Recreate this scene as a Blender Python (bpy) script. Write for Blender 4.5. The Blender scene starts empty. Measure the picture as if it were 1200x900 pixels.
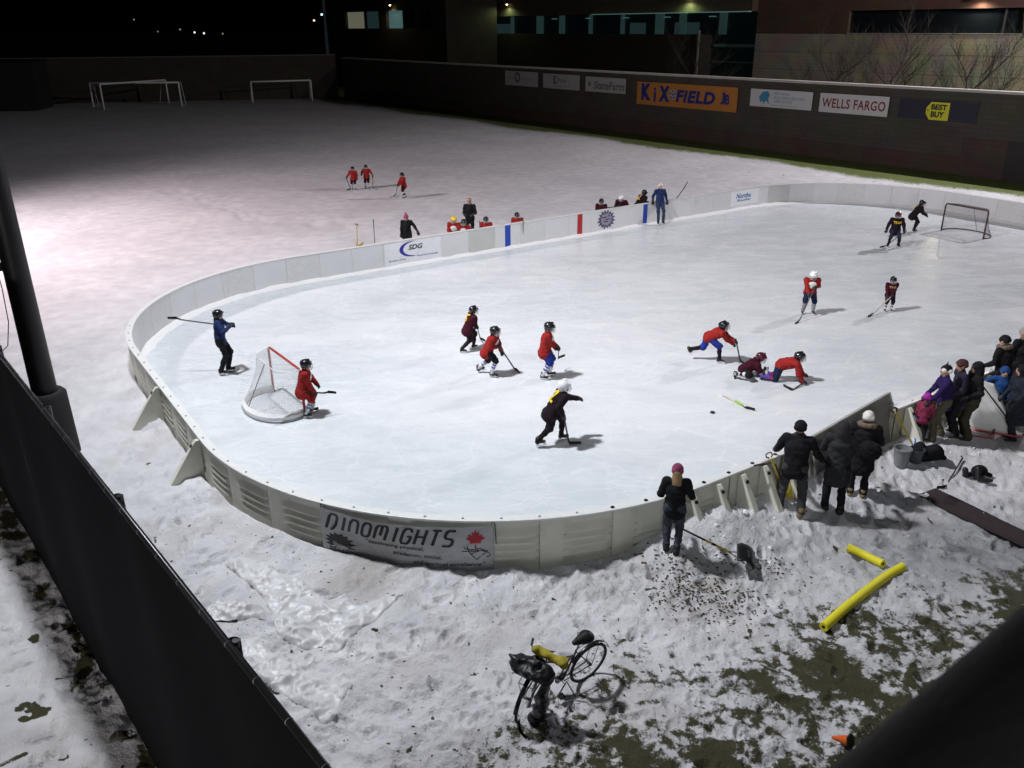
SKYS = .03
def _spots():
    cool = (.92, .955, 1.0); warm = (1.0, .85, .88); pink = (.98, .94, .98)
    return [('flood_left', (-9.4, 17.2, 21.9), (1.5, 21, 0), 25000, cool, .8, 112, .9),
            ('flood_centre', (-9.2, 17.4, 21.0), (7.5, 26.5, 0), 9500, (1, .86, .85), 1.0, 62, 1.0),
            ('flood_right', (43.3, 51.2, 24.2), (4, 50, 0), 48000, pink, .5, 116, 1.0),
            ('flood_field', (-29.5, 33, 15.2), (-19, 38, 0), 27000, warm, .5, 114, 1.0),
            ('flood_stand', (-8, -26, 9.5), (0, 12, 0), 15000, (1, .96, .88), 1.2, 60, 1.0),
            ('flood_path', (-13, 2.5, 7.5), (-7.6, 8.4, 0), 420, (.95, .92, 1), .2, 95, .9),
            ('flood_building', (43.6, 52.2, 15.0), (40, 74, 5), 17000, (1, .9, .82), .3, 150, 1.0)]
SPOTS = _spots()+[('shadow_fill', (-3, -20, 23), (6, 27, 0), 16000, (.9, .96, 1), 1.6, 28, 1.0)]  # last spot: unseen soft fill added to lighten the skaters' shadows
import bpy, math, random
import numpy as np
from mathutils import Vector, Matrix
random.seed(7); RNG = np.random.default_rng(11)
PI = math.pi
scene = bpy.context.scene
COL = scene.collection

# ------------------------------------------------------------------ camera numbers (a phone on a stand, looking down on the rink)
F = 1004.668; PITCH = 0.396496; ROLL = -0.0073989; H = 8.6588
RCX, RCY, RA, RL, RW, RR = 7.7641, 28.7225, 0.5923808, 37.768, 20.108, 6.9002
BH = 1.0      # board height
CT = 0.14     # board thickness
_f = np.array([0, math.cos(PITCH), -math.sin(PITCH)]); _u = np.array([0, math.sin(PITCH), math.cos(PITCH)]); _r = np.array([1., 0, 0])
AXR = math.cos(ROLL)*_r + math.sin(ROLL)*_u; AXU = -math.sin(ROLL)*_r + math.cos(ROLL)*_u; AXF = _f
def ray(x, y): return (x-600)/F*AXR - (y-450)/F*AXU + AXF
def up(x, y, z=0.0):
    d = ray(x, y); return np.array([0, 0, H]) + (z-H)/d[2]*d

# ------------------------------------------------------------------ noise
def _hash(i, j, s):
    h = (i*374761393 + j*668265263 + s*982451653) & 0xffffffff
    h = ((h ^ (h >> 13))*1274126177) & 0xffffffff
    return ((h ^ (h >> 16)) & 0xffff)/65535.0
def vnoise(x, y, s=0):
    x = np.asarray(x, float); y = np.asarray(y, float)
    i = np.floor(x).astype(np.int64); j = np.floor(y).astype(np.int64)
    fx = x-i; fy = y-j; fx = fx*fx*(3-2*fx); fy = fy*fy*(3-2*fy)
    a = _hash(i, j, s); b = _hash(i+1, j, s); c = _hash(i, j+1, s); d = _hash(i+1, j+1, s)
    return (a*(1-fx)+b*fx)*(1-fy) + (c*(1-fx)+d*fx)*fy
def fbm(x, y, s=0, o=4):
    v = 0; a = .5; t = 0
    for k in range(o):
        v = v + a*vnoise(x*2**k+17.3*k, y*2**k-9.1*k, s+k); t += a; a *= .5
    return v/t
def sst(a, b, x):
    t = np.clip((x-a)/(b-a), 0, 1); return t*t*(3-2*t)

# ------------------------------------------------------------------ objects and meshes
def tag(o, label=None, cat=None, group=None, kind=None):
    if label: o['label'] = label
    if cat: o['category'] = cat
    if group: o['group'] = group
    if kind: o['kind'] = kind
    return o
def empty(name, loc=(0, 0, 0), rz=0, label=None, cat=None, group=None):
    o = bpy.data.objects.new(name, None); COL.objects.link(o)
    o.location = loc; o.rotation_euler = (0, 0, rz); o.empty_display_size = .1
    return tag(o, label, cat, group)
class MB:
    def __init__(s): s.v = []; s.f = []; s.m = []
    def add(s, vs, fs, m=0):
        n = len(s.v); s.v += [tuple(map(float, q)) for q in vs]; s.f += [tuple(i+n for i in f) for f in fs]; s.m += [m]*len(fs)
    def box(s, c, size, R=None, m=0):
        x, y, z = [q/2 for q in size]
        P = np.array([(i*x, j*y, k*z) for k in (-1, 1) for j in (-1, 1) for i in (-1, 1)])
        if R is not None: P = P @ np.asarray(R).T
        s.add(P+np.asarray(c), [(0, 2, 3, 1), (4, 5, 7, 6), (0, 1, 5, 4), (2, 6, 7, 3), (0, 4, 6, 2), (1, 3, 7, 5)], m)
    def beam(s, a, b, w, h, upv=(0, 0, 1), m=0):
        a = np.asarray(a, float); b = np.asarray(b, float); d = b-a; L = np.linalg.norm(d); d = d/L
        sd = np.cross(d, upv)
        if np.linalg.norm(sd) < 1e-4: sd = np.cross(d, (1, 0, 0))
        sd /= np.linalg.norm(sd); uu = np.cross(sd, d)
        s.box((a+b)/2, (w, L, h), np.stack([sd, d, uu], 1), m)
    def tube(s, pts, r, n=8, m=0, closed=False, caps=True):
        P = np.asarray(pts, float); K = len(P); r = np.broadcast_to(np.asarray(r, float), (K,))
        T = np.zeros_like(P)
        for i in range(K):
            if closed: T[i] = P[(i+1) % K]-P[i-1]
            else: T[i] = P[min(i+1, K-1)]-P[max(i-1, 0)]
        T /= (np.linalg.norm(T, axis=1)[:, None]+1e-12)
        u = np.cross(T[0], (0, 0, 1.0))
        if np.linalg.norm(u) < 1e-3: u = np.cross(T[0], (1.0, 0, 0))
        u /= np.linalg.norm(u); V = []
        for i in range(K):
            u = u-T[i]*(u@T[i]); u /= (np.linalg.norm(u)+1e-12); w = np.cross(T[i], u)
            for k in range(n):
                a = 2*PI*k/n; V.append(P[i]+r[i]*(math.cos(a)*u+math.sin(a)*w))
        Fc = []
        for i in range(K if closed else K-1):
            for k in range(n):
                j = (i+1) % K; Fc.append((i*n+k, i*n+(k+1) % n, j*n+(k+1) % n, j*n+k))
        if not closed and caps:
            Fc.append(tuple(range(n))[::-1]); Fc.append(tuple((K-1)*n+k for k in range(n)))
        s.add(V, Fc, m)
    def lathe(s, prof, n=16, c=(0, 0, 0), R=None, m=0):
        V = []; Fc = []
        for r, z in prof:
            for k in range(n): V.append((r*math.cos(2*PI*k/n), r*math.sin(2*PI*k/n), z))
        for i in range(len(prof)-1):
            for k in range(n): Fc.append((i*n+k, i*n+(k+1) % n, (i+1)*n+(k+1) % n, (i+1)*n+k))
        V = np.array(V)
        if R is not None: V = V @ np.asarray(R).T
        s.add(V+np.asarray(c), Fc, m)
    def grid(s, P, m=0):   # P (a,b,3)
        a, b = P.shape[:2]; V = P.reshape(-1, 3)
        s.add(V, [(i*b+j, i*b+j+1, (i+1)*b+j+1, (i+1)*b+j) for i in range(a-1) for j in range(b-1)], m)
    def build(s, name, mats, parent=None, smooth=False, loc=None, angle=None):
        me = bpy.data.meshes.new(name); me.from_pydata(s.v, [], s.f)
        if not isinstance(mats, (list, tuple)): mats = [mats]
        for q in mats: me.materials.append(q)
        if any(s.m): me.polygons.foreach_set('material_index', s.m)
        if smooth: me.polygons.foreach_set('use_smooth', [True]*len(s.f))
        me.update()
        if smooth and angle:
            try: me.set_sharp_from_angle(angle=math.radians(angle))
            except Exception: pass
        o = bpy.data.objects.new(name, me); COL.objects.link(o)
        if loc is not None: o.location = loc
        if parent is not None: o.parent = parent
        return o
def npmesh(name, V, Fq, mats, parent=None, smooth=True, midx=None):
    me = bpy.data.meshes.new(name); V = np.asarray(V, np.float32); Fq = np.asarray(Fq, np.int32)
    me.vertices.add(len(V)); me.vertices.foreach_set('co', V.ravel())
    k = Fq.shape[1]; me.loops.add(Fq.size); me.loops.foreach_set('vertex_index', Fq.ravel())
    me.polygons.add(len(Fq)); me.polygons.foreach_set('loop_start', np.arange(len(Fq), dtype=np.int32)*k)
    me.update(calc_edges=True)
    if not isinstance(mats, (list, tuple)): mats = [mats]
    for q in mats: me.materials.append(q)
    if midx is not None: me.polygons.foreach_set('material_index', np.asarray(midx, np.int32))
    if smooth: me.polygons.foreach_set('use_smooth', np.ones(len(Fq), bool))
    me.validate(); me.update()
    o = bpy.data.objects.new(name, me); COL.objects.link(o)
    if parent is not None: o.parent = parent
    return o

# ------------------------------------------------------------------ materials
_mats = {}
def nodes_of(m):
    m.use_nodes = True; nt = m.node_tree
    return nt, nt.nodes['Principled BSDF'] if 'Principled BSDF' in nt.nodes else None
def N(nt, t, **kw):
    n = nt.nodes.new(t)
    for k, v in kw.items():
        if k in n.inputs.keys() if hasattr(n.inputs, 'keys') else False: n.inputs[k].default_value = v
        else: setattr(n, k, v)
    return n
def mat(name, col, rough=.7, metal=0, var=.15, nscale=8, bump=0, bscale=40, spec=.4, emit=None, estr=0, coat=0, sss=0):
    key = (name, tuple(col))
    if key in _mats: return _mats[key]
    m = bpy.data.materials.new(name); nt, b = nodes_of(m); L = nt.links
    tc = nt.nodes.new('ShaderNodeTexCoord')
    nz = nt.nodes.new('ShaderNodeTexNoise'); nz.inputs['Scale'].default_value = nscale; nz.inputs['Detail'].default_value = 4
    L.new(tc.outputs['Object'], nz.inputs['Vector'])
    mx = nt.nodes.new('ShaderNodeMix'); mx.data_type = 'RGBA'
    mx.inputs[6].default_value = (*[c*(1-var) for c in col], 1); mx.inputs[7].default_value = (*[min(1, c*(1+var)) for c in col], 1)
    L.new(nz.outputs['Fac'], mx.inputs[0]); L.new(mx.outputs[2], b.inputs['Base Color'])
    b.inputs['Roughness'].default_value = rough; b.inputs['Metallic'].default_value = metal
    b.inputs['Specular IOR Level'].default_value = spec
    if coat: b.inputs['Coat Weight'].default_value = coat
    if emit: b.inputs['Emission Color'].default_value = (*emit, 1); b.inputs['Emission Strength'].default_value = estr
    if bump:
        n2 = nt.nodes.new('ShaderNodeTexNoise'); n2.inputs['Scale'].default_value = bscale; n2.inputs['Detail'].default_value = 5
        L.new(tc.outputs['Object'], n2.inputs['Vector'])
        bp = nt.nodes.new('ShaderNodeBump'); bp.inputs['Strength'].default_value = bump; bp.inputs['Distance'].default_value = .02
        L.new(n2.outputs['Fac'], bp.inputs['Height']); L.new(bp.outputs['Normal'], b.inputs['Normal'])
    _mats[key] = m; return m
def cloth(name, col, rough=.88): return mat(name, col, rough, var=.35, nscale=9, bump=1.0, bscale=11, spec=.15)
BLACKC = cloth('black_cloth', (.012, .012, .015)); CHAR = cloth('charcoal_cloth', (.03, .03, .034)); NAVY = cloth('navy_cloth', (.012, .018, .05))
RED = cloth('red_jersey', (.28, .02, .018)); MAROON = cloth('maroon_jersey', (.045, .006, .014)); DARKJ = cloth('dark_jersey', (.014, .008, .012))
ROYAL = cloth('royal_blue_cloth', (.02, .04, .26)); BLUEJ = cloth('blue_jacket', (.018, .03, .1)); JEANS = cloth('blue_jeans', (.03, .045, .09))
DJEANS = cloth('faded_dark_jeans', (.05, .055, .075)); PURPLE = cloth('purple_jacket', (.022, .012, .075)); OLIVE = cloth('olive_trousers', (.045, .04, .025))
TAN = cloth('tan_trousers', (.1, .085, .06)); BRIGHTB = cloth('bright_blue_jacket', (.018, .06, .2)); PINK = cloth('pink_jacket', (.22, .03, .07))
GREYC = cloth('grey_trousers', (.05, .05, .055)); BEIGE = cloth('beige_coat', (.3, .26, .2)); WHITEC = cloth('white_wool', (.7, .68, .64))
GREYW = cloth('grey_wool', (.3, .28, .26)); PINKW = cloth('pink_wool', (.3, .06, .12)); FUR = cloth('brown_fur', (.16, .12, .09)); MAGENTA = cloth('magenta_wool', (.35, .03, .3))
SOCKW = cloth('white_sock', (.65, .65, .68)); SOCKB = cloth('blue_sock_band', (.05, .08, .3)); SOCKD = cloth('dark_sock', (.02, .015, .02))
SKIN = mat('skin', (.45, .27, .19), .55, var=.08); DSKIN = mat('brown_skin', (.16, .08, .05), .55, var=.08)
HAIR = mat('dark_hair', (.03, .018, .01), .6, var=.3, nscale=60); BLOND = mat('blond_hair', (.3, .2, .1), .6, var=.3, nscale=60)
EYE = mat('eye_dark', (.01, .01, .01), .3); LIP = mat('lips', (.3, .1, .08), .5)
SKATE = mat('black_skate_leather', (.015, .015, .017), .4, bump=.1); SKTAN = mat('grey_skate_trim', (.3, .29, .26), .5); BOOT = mat('dark_boot', (.02, .016, .013), .6, bump=.2)
TANBOOT = mat('tan_boot', (.22, .16, .08), .7); STEEL = mat('steel_blade', (.6, .6, .62), .25, metal=1); WPLAST = mat('white_plastic', (.75, .75, .76), .35)
BHELM = mat('black_helmet_shell', (.012, .013, .016), .25, coat=.4); WHELM = mat('white_helmet_shell', (.75, .75, .77), .3, coat=.3); YHELM = mat('yellow_helmet_shell', (.75, .5, .02), .3, coat=.3)
MHELM = mat('maroon_helmet_shell', (.06, .008, .018), .3, coat=.3); CAGE = mat('cage_wire', (.5, .5, .52), .35, metal=.6)
GLOVE = mat('black_glove', (.014, .014, .017), .55, bump=.3); YEL = mat('yellow_print', (.75, .5, .02), .6); WPRINT = mat('white_print', (.72, .7, .7), .6, var=.3, nscale=30)
STICKB = mat('black_stick', (.015, .015, .017), .4); STICKW = mat('pale_stick_shaft', (.5, .46, .38), .5); TAPE = mat('black_tape', (.01, .01, .011), .8)
GREENP = mat('lime_print', (.3, .6, .05), .5)
BLK = mat('black_paint', (.01, .01, .012), .45); DGREY = mat('dark_grey_plastic', (.05, .05, .055), .5); REDP = mat('red_paint', (.22, .012, .012), .4); GALV = mat('galvanised_steel', (.3, .31, .32), .45, metal=.7, var=.25)
YFOAM = mat('yellow_foam', (.75, .66, .02), .55, var=.08, nscale=5, bump=.15, bscale=60); YPAINT = mat('yellow_handle', (.6, .42, .02), .5)
ORANGE = mat('orange_plastic', (.7, .12, .015), .45); WOODM = mat('worn_wood', (.25, .17, .1), .7)

# ------------------------------------------------------------------ signed-distance figures
def nrm(v): v = np.asarray(v, float); return v/(np.linalg.norm(v)+1e-12)
class Cap:
    def __init__(s, a, b, ra, rb, m, side=None, k=1.0, bands=None):
        s.a = np.asarray(a, float); s.b = np.asarray(b, float); s.ra = ra; s.rb = rb; s.m = m; s.side = None if side is None else nrm(side); s.k = k; s.bands = bands
    def t(s, P):
        d = s.b-s.a; return np.clip(((P-s.a)@d)/(d@d+1e-12), 0, 1)
    def dist(s, P):
        d = s.b-s.a; q = P-s.a
        if s.side is not None:
            q = q+((1/s.k-1)*(q@s.side))[..., None]*s.side; dd = d+(1/s.k-1)*(d@s.side)*s.side
        else: dd = d
        t = np.clip((q@dd)/(dd@dd+1e-12), 0, 1)
        return np.linalg.norm(q-t[..., None]*dd, axis=-1)-(s.ra+(s.rb-s.ra)*t)
    def bb(s):
        r = max(s.ra, s.rb)*max(s.k, 1); return np.minimum(s.a, s.b)-r, np.maximum(s.a, s.b)+r
class Ell:
    def __init__(s, c, r, m, R=None):
        s.c = np.asarray(c, float); s.r = np.asarray(r, float); s.m = m; s.R = np.eye(3) if R is None else np.asarray(R); s.bands = None
    def dist(s, P):
        q = (P-s.c)@s.R; k0 = np.linalg.norm(q/s.r, axis=-1); k1 = np.linalg.norm(q/s.r**2, axis=-1)
        return k0*(k0-1)/(k1+1e-9)
    def bb(s): r = s.r.max(); return s.c-r, s.c+r
def polygonize(prims, cell, k=.025):
    lo = np.min([p.bb()[0] for p in prims], 0)-2.5*cell-k; hi = np.max([p.bb()[1] for p in prims], 0)+2.5*cell+k
    n = np.ceil((hi-lo)/cell).astype(int)+1
    ax = [lo[i]+cell*np.arange(n[i]) for i in range(3)]
    D = np.full(n, .3, np.float64)
    for p in prims:
        a, b = p.bb(); i0 = np.maximum(((a-lo-k-2*cell)/cell).astype(int), 0); i1 = np.minimum(((b-lo+k+2*cell)/cell).astype(int)+2, n)
        X = np.stack(np.meshgrid(*[ax[i][i0[i]:i1[i]] for i in range(3)], indexing='ij'), -1)
        d = p.dist(X); sl = tuple(slice(i0[i], i1[i]) for i in range(3)); A = D[sl]
        h = np.maximum(k-np.abs(A-d), 0)/k; D[sl] = np.minimum(A, d)-h*h*k*.25
    S = D < 0; m = n-1
    acc = np.zeros((*m, 3)); cnt = np.zeros(m)
    def sub(A, o): return A[o[0]:o[0]+m[0], o[1]:o[1]+m[1], o[2]:o[2]+m[2]]
    for axi in range(3):
        o1, o2 = [q for q in range(3) if q != axi]
        for p in (0, 1):
            for q in (0, 1):
                c0 = [0, 0, 0]; c0[o1] = p; c0[o2] = q; c1 = list(c0); c1[axi] = 1
                a = sub(D, c0); b = sub(D, c1); x = (a < 0) != (b < 0)
                t = np.where(x, a/(np.where(x, a-b, 1)), 0)
                acc[..., axi] += np.where(x, t, 0); acc[..., o1] += np.where(x, p, 0); acc[..., o2] += np.where(x, q, 0); cnt += x
    act = cnt > 0; idx = -np.ones(m, int); idx[act] = np.arange(act.sum())
    I = np.argwhere(act); V = lo+cell*(I+acc[act]/cnt[act][:, None])
    Q = []
    for axi in range(3):
        o1, o2 = [(1, 2), (2, 0), (0, 1)][axi]
        sa = [slice(None)]*3; sb = [slice(None)]*3; sa[axi] = slice(0, -1); sb[axi] = slice(1, None)
        A = S[tuple(sa)]; B = S[tuple(sb)]; E = np.argwhere(A != B)
        ok = np.ones(len(E), bool)
        for o in (o1, o2): ok &= (E[:, o] > 0) & (E[:, o] < n[o]-1)
        E = E[ok]; f = A[tuple(E.T)]
        e1 = np.zeros(3, int); e1[o1] = 1; e2 = np.zeros(3, int); e2[o2] = 1
        q = np.stack([idx[tuple((E-e1-e2).T)], idx[tuple((E-e2).T)], idx[tuple(E.T)], idx[tuple((E-e1).T)]], 1)
        q[~f] = q[~f][:, ::-1]; Q.append(q)
    return V, np.concatenate(Q)
def sdf_all(prims, P, k=.025):
    D = np.full(len(P), .5)
    for p in prims:
        d = p.dist(P); h = np.maximum(k-np.abs(D-d), 0)/k; D = np.minimum(D, d)-h*h*k*.25
    return D
def sdf_object(name, prims, cell, parent, k=.025, scale=1.0):
    V, Q = polygonize(prims, cell, k)
    v0, v1, v2 = V[Q[:, 0]], V[Q[:, 1]], V[Q[:, 2]]; fn = np.cross(v1-v0, v2-v0); vn = np.zeros_like(V)
    for c_ in range(4): np.add.at(vn, Q[:, c_], fn)
    vn /= (np.linalg.norm(vn, axis=1)[:, None]+1e-12); ph = 37.7*(len(SEEDS)+1); SEEDS.append(1); C = V[Q].mean(1)
    if FOLD[0]:
        x_, y_, z_ = V.T; nz_ = (vnoise(x_*9+z_*5+ph, y_*9+z_*7, 3)-.5)+.7*(vnoise(x_*16-z_*9, y_*16+z_*14+ph, 5)-.5)+.5*(1-2*np.abs(2*vnoise(x_*7+z_*11+ph, y_*7-z_*9, 8)-1))
        V = V+vn*(FOLD[0]*nz_*np.clip((1.42-z_)/.06, .25, 1))[:, None]
    best = np.full(len(C), 1e9); mi = np.zeros(len(C), int); ml = []
    def mid(m):
        if m not in ml: ml.append(m)
        return ml.index(m)
    for p in prims:
        d = p.dist(C); w = d < best; best[w] = d[w]; mi[w] = mid(p.m)
        if p.bands:
            t = p.t(C)
            for t0, t1, bm in p.bands: mi[w & (t >= t0) & (t < t1)] = mid(bm)
    return npmesh(name, V*scale, Q, ml, parent, True, mi)
SEEDS = []; FOLD = [0]
def ik(a, c, l1, l2, pole):
    a = np.asarray(a, float); c = np.asarray(c, float); d = c-a; L = np.linalg.norm(d); Lm = (l1+l2)*.995
    if L > Lm: c = a+d/L*Lm; d = c-a; L = Lm
    L = max(L, abs(l1-l2)+.02); u = d/np.linalg.norm(d); pole = np.asarray(pole, float); pole = nrm(pole-u*(pole@u))
    x = (l1*l1-l2*l2+L*L)/(2*L); h = math.sqrt(max(l1*l1-x*x, 0)); return a+u*x+pole*h, c
def rotx(a): c, s = math.cos(a), math.sin(a); return np.array([[1, 0, 0], [0, c, -s], [0, s, c]])
def roty(a): c, s = math.cos(a), math.sin(a); return np.array([[c, 0, s], [0, 1, 0], [-s, 0, c]])
def rotz(a): c, s = math.cos(a), math.sin(a); return np.array([[c, -s, 0], [s, c, 0], [0, 0, 1]])

# ------------------------------------------------------------------ writing
def text_geo(body, size=1.0, bold=0.0, shear=0.0, align='CENTER', spacing=1.0, cuts=0):
    cu = bpy.data.curves.new('writing', 'FONT'); cu.body = body; cu.size = size; cu.offset = bold*size; cu.shear = shear
    cu.align_x = align; cu.align_y = 'CENTER'; cu.space_character = spacing; cu.resolution_u = 3
    o = bpy.data.objects.new('writing', cu); COL.objects.link(o)
    bpy.context.view_layer.update(); dg = bpy.context.evaluated_depsgraph_get()
    me = bpy.data.meshes.new_from_object(o.evaluated_get(dg)); bpy.data.objects.remove(o); bpy.data.curves.remove(cu)
    if cuts:
        import bmesh
        bm = bmesh.new(); bm.from_mesh(me); bmesh.ops.triangulate(bm, faces=bm.faces[:])
        for _ in range(cuts):
            ed = [e for e in bm.edges if e.calc_length() > size*.25]
            if ed: bmesh.ops.subdivide_edges(bm, edges=ed, cuts=1)
        bmesh.ops.triangulate(bm, faces=bm.faces[:]); bm.to_mesh(me); bm.free()
    V = np.array([v.co[:] for v in me.vertices]) if len(me.vertices) else np.zeros((0, 3)); Fc = [tuple(p.vertices) for p in me.polygons]
    bpy.data.meshes.remove(me); return V, Fc
def fit_text(V, w, h, cx=0, cy=0):
    lo = V.min(0); hi = V.max(0); V = V.copy(); V[:, 0] = (V[:, 0]-(lo[0]+hi[0])/2)*w/(hi[0]-lo[0])+cx; V[:, 1] = (V[:, 1]-(lo[1]+hi[1])/2)*h/(hi[1]-lo[1])+cy
    return V
# ------------------------------------------------------------------ people
def helmet(parent, hc, R, hs, shell, cell, cage=True, s=1.0):
    def hp(x, y, z): return hc+R@np.array([x, y, z])*hs
    P = [Ell(hp(0, -.012, .035), np.array([.118, .14, .112])*hs, shell, R), Cap(hp(-.098, .0, .0), hp(-.095, -.01, -.06), .03*hs, .022*hs, shell), Cap(hp(.098, .0, .0), hp(.095, -.01, -.06), .03*hs, .022*hs, shell),
         Ell(hp(0, -.075, -.03), np.array([.09, .06, .06])*hs, shell, R), Cap(hp(-.07, .118, .055), hp(.07, .118, .055), .018*hs, .018*hs, shell), Cap(hp(0, -.12, .1), hp(0, .06, .145), .018*hs, .018*hs, shell)]
    h = sdf_object('helmet', P, cell*.8, parent, .02, s)
    if cage:
        mb = MB()
        for z in (-.105, -.075, -.045, -.015, .015):
            rr = .118 if z > -.09 else .1
            pts = [hp(rr*math.sin(a), .02+rr*1.05*math.cos(a), z)*s for a in np.linspace(-1.35, 1.35, 9)]; mb.tube(pts, .0035*hs*s, 4)
        for a in np.linspace(-1.2, 1.2, 7):
            pts = [hp(.12*math.sin(a), .02+.125*math.cos(a), z)*s for z in (.045, -.03, -.08)]+[hp(.1*math.sin(a), .02+.105*math.cos(a), -.11)*s]; mb.tube(pts, .003*hs*s, 4)
        mb.build('face_cage', CAGE, h)
    return h
def hand(P, w, f, thumb_side, m, big, open_=False):
    f = nrm(f); side = nrm(np.cross(f, (0, 0, 1)))
    if np.linalg.norm(np.cross(f, (0, 0, 1))) < .1: side = np.array([1., 0, 0])
    curl = nrm(np.cross(side, f)); curl = curl if curl[2] < 0 else -curl
    r = .017 if big else .0105
    P.append(Cap(w, w+f*.08, .036 if big else .026, .034 if big else .026, m, side, 1.35))
    for j in range(4):
        L = (.036, .042, .039, .03)[j]; b = w+f*.085+side*(j-1.5)*(.026 if big else .021)*thumb_side
        k1 = b+f*L*.8+curl*(.006 if open_ else .02); k2 = k1+(f*.5+curl*.85)*L*.8 if not open_ else k1+(f*.9+curl*.3)*L*.8
        P.append(Cap(b, k1, r*1.05, r, m)); P.append(Cap(k1, k2, r, r*.85, m))
    tb = w+f*.03-side*thumb_side*.035; P.append(Cap(tb, tb+f*.035-side*thumb_side*.022+curl*.012, r*1.15, r, m)); P.append(Cap(tb+f*.035-side*thumb_side*.022+curl*.012, tb+f*.065-side*thumb_side*.012+curl*.03, r, r*.85, m))
PEOPLE = []
def person(label, pos, face, h, pose, o, group=None, cat='person', cell=.017):
    s = h/1.75; hs = o.get('hs', 1.0); kid = o.get('kid', False); wide = o.get('wide', 1.0)
    root = empty('person', tuple(pos), math.radians(face-90), label, cat, group)
    T = pose.get('twist', 0); lean = math.radians(pose.get('lean', 4)); sl = math.radians(pose.get('side', 0))
    ll = .84 if kid else .87
    th, sh = .44*ll/.87, .43*ll/.87
    pel = np.array(pose.get('pel', (0, 0, (.90 if kid else .94))), float)
    if pel[2] > .6: pel[2] += .07 if kid else (.06 if o.get('skates') else 0)
    TR = rotz(math.radians(T))@roty(sl)@rotx(-lean)
    t = TR@np.array([0, 0, 1.]); sd = TR@np.array([1., 0, 0]); fw = TR@np.array([0, 1., 0])
    tl = .43 if kid else .48
    chest = pel+t*tl*.7; shc = pel+t*tl; nk = shc+t*.07
    HR = rotz(math.radians(T+pose.get('hyaw', 0)))@roty(sl*.5)@rotx(-lean*pose.get('hfol', .35)-math.radians(pose.get('hpitch', 0)))
    hc = nk+HR@np.array([0, .02, .115*hs])
    top, pants, shoe, glv = o['top'], o['pants'], o.get('shoe', BOOT), o.get('glove')
    skin = o.get('skin', SKIN); P = []
    sw = .185*wide
    hipw = .095
    # torso
    P.append(Cap(pel-sd*hipw*.8, pel+sd*hipw*.8, .115, .115, pants, None))
    P.append(Cap(pel+t*.06, chest, .125*wide, .14*wide, top, sd, 1.3))
    P.append(Cap(shc-sd*(sw-.03)-t*.015, shc+sd*(sw-.03)-t*.015, .078, .078, top))
    P.append(Cap(chest, shc+t*.03, .13, .075, top, sd, 1.25))
    hem = o.get('hem', .06)
    hb = pel-t*hem if pose.get('lean', 4) < 45 else pel-t*.02
    P.append(Cap(pel+t*.1+fw*.01, hb+fw*.01, .126*wide, ((.14 if kid else .118)+.12*hem)*wide, top, sd, 1.34))
    TORSO = P[1:5]
    if o.get('pack'): P.append(Ell(pel-fw*.2+t*.1+sd*.1, (.2, .1, .2), o['pack']))
    # neck, head
    P.append(Cap(nk-t*.06, nk+t*.05, .058, .052, o.get('collar', skin)))
    if o.get('collar'): P.append(Cap(nk-t*.02-sd*.05, nk-t*.02+sd*.05, .055, .055, o['collar']))
    def hp(x, y, z): return hc+HR@np.array([x, y, z])*hs
    P.append(Ell(hp(0, 0, .015), np.array([.076, .095, .105])*hs, skin, HR)); P.append(Ell(hp(0, .03, -.055), np.array([.052, .058, .055])*hs, skin, HR))
    P.append(Cap(hp(0, .088, .012), hp(0, .108, -.02), .011*hs, .016*hs, skin))
    for q in (-1, 1):
        P.append(Ell(hp(.033*q, .082, .018), np.array([.013, .011, .009])*hs, EYE, HR)); P.append(Ell(hp(.079*q, 0, -.005), np.array([.014, .022, .032])*hs, skin, HR))
        P.append(Cap(hp(.018*q, .087, .038), hp(.048*q, .08, .038), .008*hs, .006*hs, o.get('hair', HAIR)))
    P.append(Cap(hp(-.02, .082, -.058), hp(.02, .082, -.058), .008*hs, .008*hs, LIP))
    hair = o.get('hair', HAIR)
    if o.get('hairstyle') == 'long':
        P.append(Ell(hp(0, -.02, .03), np.array([.088, .1, .1])*hs, hair, HR)); P.append(Cap(hp(0, -.07, -.02), hp(0, -.1, -.2), .06*hs, .045*hs, hair, HR[:, 0], 1.5))
    elif o.get('hairstyle') != 'none': P.append(Ell(hp(0, -.022, .035), np.array([.084, .094, .097])*hs, hair, HR))
    if o.get('hood'):
        P.append(Ell(hp(0, -.03, .03), np.array([.108, .12, .118])*hs, o['hood'], HR)); P.append(Cap(hp(0, -.05, -.06), shc-fw*.03, .11*hs, .1, o['hood'], sd, 1.1))
    if o.get('fur'):
        ring = [shc+t*.06+rotm*.13 for rotm in [sd*math.cos(a)+fw*math.sin(a)*.9 for a in np.linspace(0, 2*PI, 11)]]
        for i in range(10): P.append(Cap(ring[i], ring[i+1], .045, .045, o['fur']))
    # arms
    hands = {}
    for q, nm in ((-1, 'L'), (1, 'R')):
        S0 = shc+sd*q*sw; tgt = np.array(pose.get('hand'+nm, (q*.27, .08, .84)), float)
        el, wr = ik(S0, tgt, .285, .255, pose.get('pole'+nm, np.array([q*.4, -.7, -.7])))
        ar = .062 if not kid else .084
        P.append(Cap(S0, el, ar+.012, ar-.004, top)); P.append(Cap(el, wr, ar-.004, .042 if not kid else .056, top, bands=o.get('cuff')))
        f = nrm(wr-el); hf = pose.get('hdir'+nm); f = nrm(hf) if hf is not None else f
        if kid and glv is not None: P.append(Cap(wr-f*.06, wr+f*.03, .056, .05, glv))
        hand(P, wr, f, q, glv if glv is not None else skin, glv is not None, pose.get('open'+nm, False)); hands[nm] = wr+f*.085
    # legs
    feet = {}
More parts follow.
